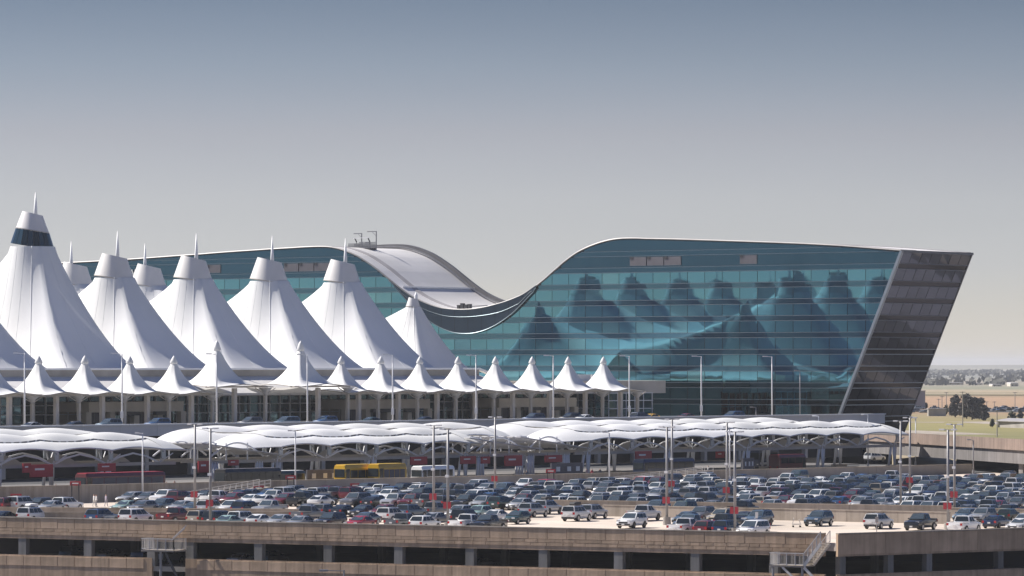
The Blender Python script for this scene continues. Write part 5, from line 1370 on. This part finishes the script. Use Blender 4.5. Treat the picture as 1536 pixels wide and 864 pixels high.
for px_, M_, t_, b_, lab in ((262, 477, (.35,.10,.10), (.05,.06,.10), 'person in dark red by the column cluster right of the red bus'), (331, 476, (.55,.54,.52), (.30,.28,.25), 'person in pale shirt left of the dark bus'), (352, 475, (.10,.12,.18), (.04,.04,.05), 'person in dark blue at the front of the dark bus'), (790, 477, (.20,.20,.22), (.06,.06,.07), 'person in charcoal left of the grey notice wall'),
        (880, 478, (.50,.48,.45), (.10,.12,.18), 'person in cream top by the person in red'), (900, 477, (.08,.09,.11), (.35,.32,.28), 'person in black top and tan trousers under the right canopy'), (1062, 477, (.60,.58,.56), (.05,.06,.09), 'person in white shirt right of the blue coach'), (84, 476, (.12,.20,.16), (.05,.05,.06), 'person in dark green left of the red bus'), (1130, 478, (.45,.40,.18), (.08,.08,.10), 'person in mustard top by the small kiosk wall')):
    o = person(HM(SM(px_, M_), M_, 20.54 if M_ > 481 else 20.42), R(random.uniform(0, 360)), t_, b_, lab, random.choice((.16, -.16))); o['group'] = 'people on the lower road'

# ------------------------------------------------------------------ trees, shrubs and the far plain
def leaf_mat(name, c, c2): return mk(name, c, .8, var=.25, scale=.6, c2=c2, objvar=.0)
LM = {'far': leaf_mat('leaves_far_hazed', (.085,.09,.075), (.13,.125,.10)), 'dark': leaf_mat('leaves_dark', (.030,.034,.032), (.062,.052,.048)), 'mid': leaf_mat('leaves_mid', (.055,.065,.035), (.09,.09,.05))}  # far belt leaves paled in the base colour to imitate haze
bark = mk('bark', (.06,.045,.035), .9, var=.2, scale=2)
def tree(p, h_, rx, label, mat='dark', seed=0, n=900, conic=False, group=None, name='tree', leaf=.42):
    rg_ = random.Random(seed); p = Vector(p)
    root = empty(name, p, 0, label, 'tree' if name != 'shrub' else 'shrub', group)
    mb = MB(); mb.path([p, p+Z1*h_*.35, p+Z1*h_*.8], [h_*.03, h_*.022, h_*.008], 7)
    for k in range(6):
        a = rg_.random()*6.28; z = h_*rg_.uniform(.28, .6); d = Vector((math.cos(a), math.sin(a), 0))
        mb.path([p+Z1*z, p+Z1*(z+h_*.1)+d*rx*.4, p+Z1*(z+h_*.18)+d*rx*.75], [h_*.013, h_*.009, h_*.004], 5)
    mb.build('trunk', bark, root)
    clumps = []
    for k in range(26):
        z = rg_.uniform(.16, .97); 
        rr = rx*(math.sin(math.pi*min(1, (z-.02))**.75)**.6 if not conic else (1.05-z))
        a = rg_.random()*6.28; q = rg_.random()**.5
        clumps.append((Vector((math.cos(a)*rr*q*.8, math.sin(a)*rr*q*.8, z*h_)), rx*rg_.uniform(.26, .46)))
    mb = MB()
    for k in range(n):
        c, r = clumps[rg_.randrange(len(clumps))]
        v = Vector((rg_.gauss(0, 1), rg_.gauss(0, 1), rg_.gauss(0, 1))).normalized()*r*rg_.random()**.4
        q = p+c+v; a = Vector((rg_.gauss(0, 1), rg_.gauss(0, 1), rg_.gauss(0, 1))).normalized(); b = a.orthogonal().normalized(); s_ = leaf*rg_.uniform(.6, 1.3)
        mb.add([q-a*s_, q+b*s_*.6, q+a*s_, q-b*s_*.6], [(0,1,2,3)])
    mb.build('crown', LM[mat], root, fix=False)
    return root
FZ = 18.0
TGp = 'dark trees on the grass beyond the overpass'
for px, yb, hp, wp_, sd_, lab in ((1433, 626, 29, 16, 1, 'left dark tree of the group on the grass'), (1450, 628, 31, 20, 2, 'middle broad dark tree of the group on the grass'), (1458, 630, 30, 18, 3, 'dark tree right behind the middle one of the group'), (1469, 629, 28, 17, 4, 'right rounded dark tree of the group'), (1476, 631, 20, 12, 5, 'low dark tree at the right end of the group')):
    D = DZ(yb, FZ); tree(PZ(px, D, FZ), hp*1.12*D/F, wp_*1.3*D/F/2, lab, 'dark', sd_, 4200, group=TGp, leaf=.42)
for px, yb, hp, wp_, mt, lab in ((1385, 613, 9, 10, 'dark', 'small dark evergreen left beside the far car park'), (1389, 613, 8, 7, 'dark', 'narrow evergreen right beside the far car park'), (1419, 622, 14, 9, 'mid', 'small rounded tree left of the tree group'), (1489, 641, 12, 8, 'mid', 'olive shrub left of the grey shed roof'), (1518, 630, 12, 14, 'mid', 'olive bush above the grey shed roof'), (1530, 629, 14, 12, 'dark', 'dark bush at the right edge above the shed')):
    D = DZ(yb, FZ); tree(PZ(px, D, FZ), hp*D/F, wp_*D/F/2, lab, mt, int(px), 500, group='shrubs and small trees on the plain', name='shrub', leaf=.38)
# hedge on the terminal roof edge (dark greens showing between the small tents)
# grey shed, paths and kerbs on the grass
sh = GZ(1497, 641, FZ); se = GZ(1600, 645, FZ)
r_ = empty('flat_shed', (sh+se)/2, 0, 'low flat-roofed grey shed on the grass at the right edge', 'shed')
MB().prism([sh, se, se+Z1*2.2, sh+Z1*2.2], Vector((10, 60, 0))).build('walls', M['concrete_grey'], r_); MB().prism([sh+Z1*2.2+Vector((-1, -1, 0)), se+Z1*2.2+Vector((1, -1, 0)), se+Z1*2.5+Vector((1, -1, 0)), sh+Z1*2.5+Vector((-1, -1, 0))], Vector((12, 64, 0))).build('roof', M['roof_grey'], r_)
def path_strip(pts, w, name, mat, z=FZ+.03):
    P_ = [GZ(px, py, FZ) for px, py in pts]; mb = MB(); rows = []
    for i, q in enumerate(P_):
        d = (P_[min(i+1, len(P_)-1)]-P_[max(i-1, 0)]); d.z = 0; d.normalize(); n_ = Vector((-d.y, d.x, 0)); rows.append([Vector((q.x, q.y, z))-n_*w, Vector((q.x, q.y, z))+n_*w])
    mb.grid(rows); tag(mb.build(name, mat), None, None, None, 'structure')
path_strip([(1340, 633), (1400, 633.5), (1450, 632.5), (1540, 637)], 9, 'path', M['concrete'])
path_strip([(1335, 617), (1420, 616), (1600, 617)], 60, 'car_park', M['asphalt'], FZ+.05)
path_strip([(1335, 646), (1400, 649), (1460, 652)], 10, 'path', M['concrete'], FZ+.04)
path_strip([(1300, 593.2), (1700, 594.2)], 22, 'farm_road', mk('dirt_road', (.40,.31,.22), .95, var=.1, scale=.05), FZ+1.6)
# far car park: small cars
rngf = random.Random(4)
nth = ['first', 'second', 'third', 'fourth', 'fifth', 'sixth', 'seventh', 'eighth', 'ninth', 'tenth', 'eleventh', 'twelfth', 'thirteenth', 'fourteenth', 'fifteenth', 'sixteenth', 'seventeenth', 'eighteenth', 'nineteenth', 'twentieth']
for side, xa, xb, ya, yb, n in (('left', 1358, 1412, 612.5, 620, 19), ('right', 1478, 1545, 613, 618, 18)):
    xs_ = sorted(rngf.uniform(xa, xb) for _ in range(n))
    for i, px in enumerate(xs_):
        c = pick(cols_w); kd = pick(kind_w)
        car(kd, c, GZ(px, rngf.uniform(ya, yb), FZ+.06), rngf.choice((0, 1.57, 3.14))+rngf.gauss(0, .1), f'tiny far {c} {kd}, {nth[i]} from left, car park {side} of trees', 'cars in the far car park', 0)
bb = empty('storage_shed', GZ(1405, 624, FZ), 0, 'small grey flat shed in front of the far parked cars', 'shed')
c0 = GZ(1405, 624, FZ); MB().box(c0+Z1*1.5, (7.5, 6, 3.0)).build('walls', M['concrete_grey'], bb); MB().box(c0+Z1*3.1, (8, 6.6, .25)).build('roof', M['roof_grey'], bb)
gb = empty('grey_tower_block', GZ(1373, 613, FZ), 0, 'plain grey block peeking out from behind the hotel foot', 'building')
c0 = GZ(1371, 613, FZ); s_ = c0.y/F; MB().box(c0+Z1*13*s_, (28*s_, 20, 27*s_)).build('walls', mk('grey_cladding', (.22,.22,.26), .8, var=.1, scale=.1), gb); MB().box(c0+Z1*26.9*s_, (29*s_, 21, 1.2*s_)).build('roof', M['roof_grey'], gb)
for px, yt, yb, lab in ((1408, 598, 615, 'left slim pole'), (1413, 594, 615, 'second slim pole'), (1419.5, 588, 617, 'tall utility pole'), (1480, 602, 616, 'slim pole right of the trees'), (1491.5, 602, 616, 'slim pole second right of the trees'), (1522.5, 588, 618, 'tall utility pole near the right edge'), (1444, 587, 640, 'lamp pole in front of the trees'), (1495.6, 615, 655, 'pole before the grey shed')):
    b = GZ(px, yb, FZ); hgt = (yb-yt)*b.y/F; r_ = empty('utility_pole', b, 0, lab+' on the plain', 'pole', 'poles on the plain')
    MB().tube(b, b+Z1*hgt, .22, .14, 6).build('shaft', M['tan_steel'], r_); MB().bar(b+Z1*(hgt-.3)-Vector((1, 0, 0)), b+Z1*(hgt-.3)+Vector((1, 0, 0)), .2, .2).build('crossbar', M['tan_steel'], r_)
# far farm buildings and tree belts, softened by the haze and by a paled leaf colour
for px, py, w, h_, lab in ((1430, 577, 26, 3.5, 'long pale far farm building at left'), (1493, 580, 14, 4, 'pale far house with flat roof'), (1519, 580, 12, 6, 'pale far house near the right edge'), (1466, 577, 12, 2.5, 'low pale far barn in the middle')):
    b = GZ(px, py, FZ); s_ = b.y/F; r_ = empty('far_farmhouse', b, 0, lab, 'building', 'far farm buildings')
    MB().box(b+Z1*h_*s_*.4, (w*s_, 30, h_*s_*.8)).build('walls', M['beige'], r_)
    MB().prism([b+Vector((-w*s_*.53, -17, h_*s_*.8)), b+Vector((w*s_*.53, -17, h_*s_*.8)), b+Vector((w*s_*.45, -17, h_*s_)), b+Vector((-w*s_*.45, -17, h_*s_))], Vector((0, 34, 0))).build('roof', M['roof_white'], r_)
    for k in (-.25, .2): MB().box(b+Vector((w*s_*k, -15.2, h_*s_*.35)), (w*s_*.12, .4, h_*s_*.4)).build('window', M['side_glass'], r_)
rgb = random.Random(9)
def belt(y, n, hh, name, x0=60, x1=1200):
    mb = MB()
    for k in range(n):
        yy = y*rgb.uniform(.82, 1.35); x = rgb.uniform(x0, x1)*yy/F
        if noise.noise(Vector((x*.006, yy*.0022, 1))) < .02: continue
        H_ = hh*rgb.uniform(.5, 1.1); w = H_*rgb.uniform(.8, 1.6)
        for j in range(14):
            c = Vector((x+rgb.gauss(0, w*.35), yy+rgb.gauss(0, w*.35), FZ+H_*rgb.uniform(.15, .85))); a = Vector((rgb.gauss(0, 1), rgb.gauss(0, .4), rgb.gauss(0, 1))).normalized(); b = a.orthogonal().normalized(); s_ = w*.38
            mb.add([c-a*s_, c+b*s_, c+a*s_, c-b*s_], [(0,1,2,3)])
    tag(mb.build(name, LM['far'], fix=False), 'hazy belt of far trees on the plain', None, None, 'stuff')
belt(5600, 260, 7, 'far_tree_belt', 560, 820); belt(8800, 900, 9, 'far_tree_belt', 540, 840)

# ------------------------------------------------------------------ haze: one closed box of pale air round everything but the sky
hz = MB(); hz.box((0, 12000, 44.0), (60000, 40000, 74.0)); ho = hz.build('haze', None)
hm = bpy.data.materials.new('haze_air'); hm.use_nodes = True
N, L = hm.node_tree.nodes, hm.node_tree.links; N.remove(N['Principled BSDF'])
pv = N.new('ShaderNodeVolumePrincipled'); pv.inputs['Color'].default_value = (.93,.95,1,1); pv.inputs['Density'].default_value = 4.8e-5; pv.inputs['Anisotropy'].default_value = .2
L.new(pv.outputs[0], N['Material Output'].inputs['Volume'])
ho.data.materials.clear(); ho.data.materials.append(hm); tag(ho, 'thin pale haze over the plain', None, None, 'stuff')
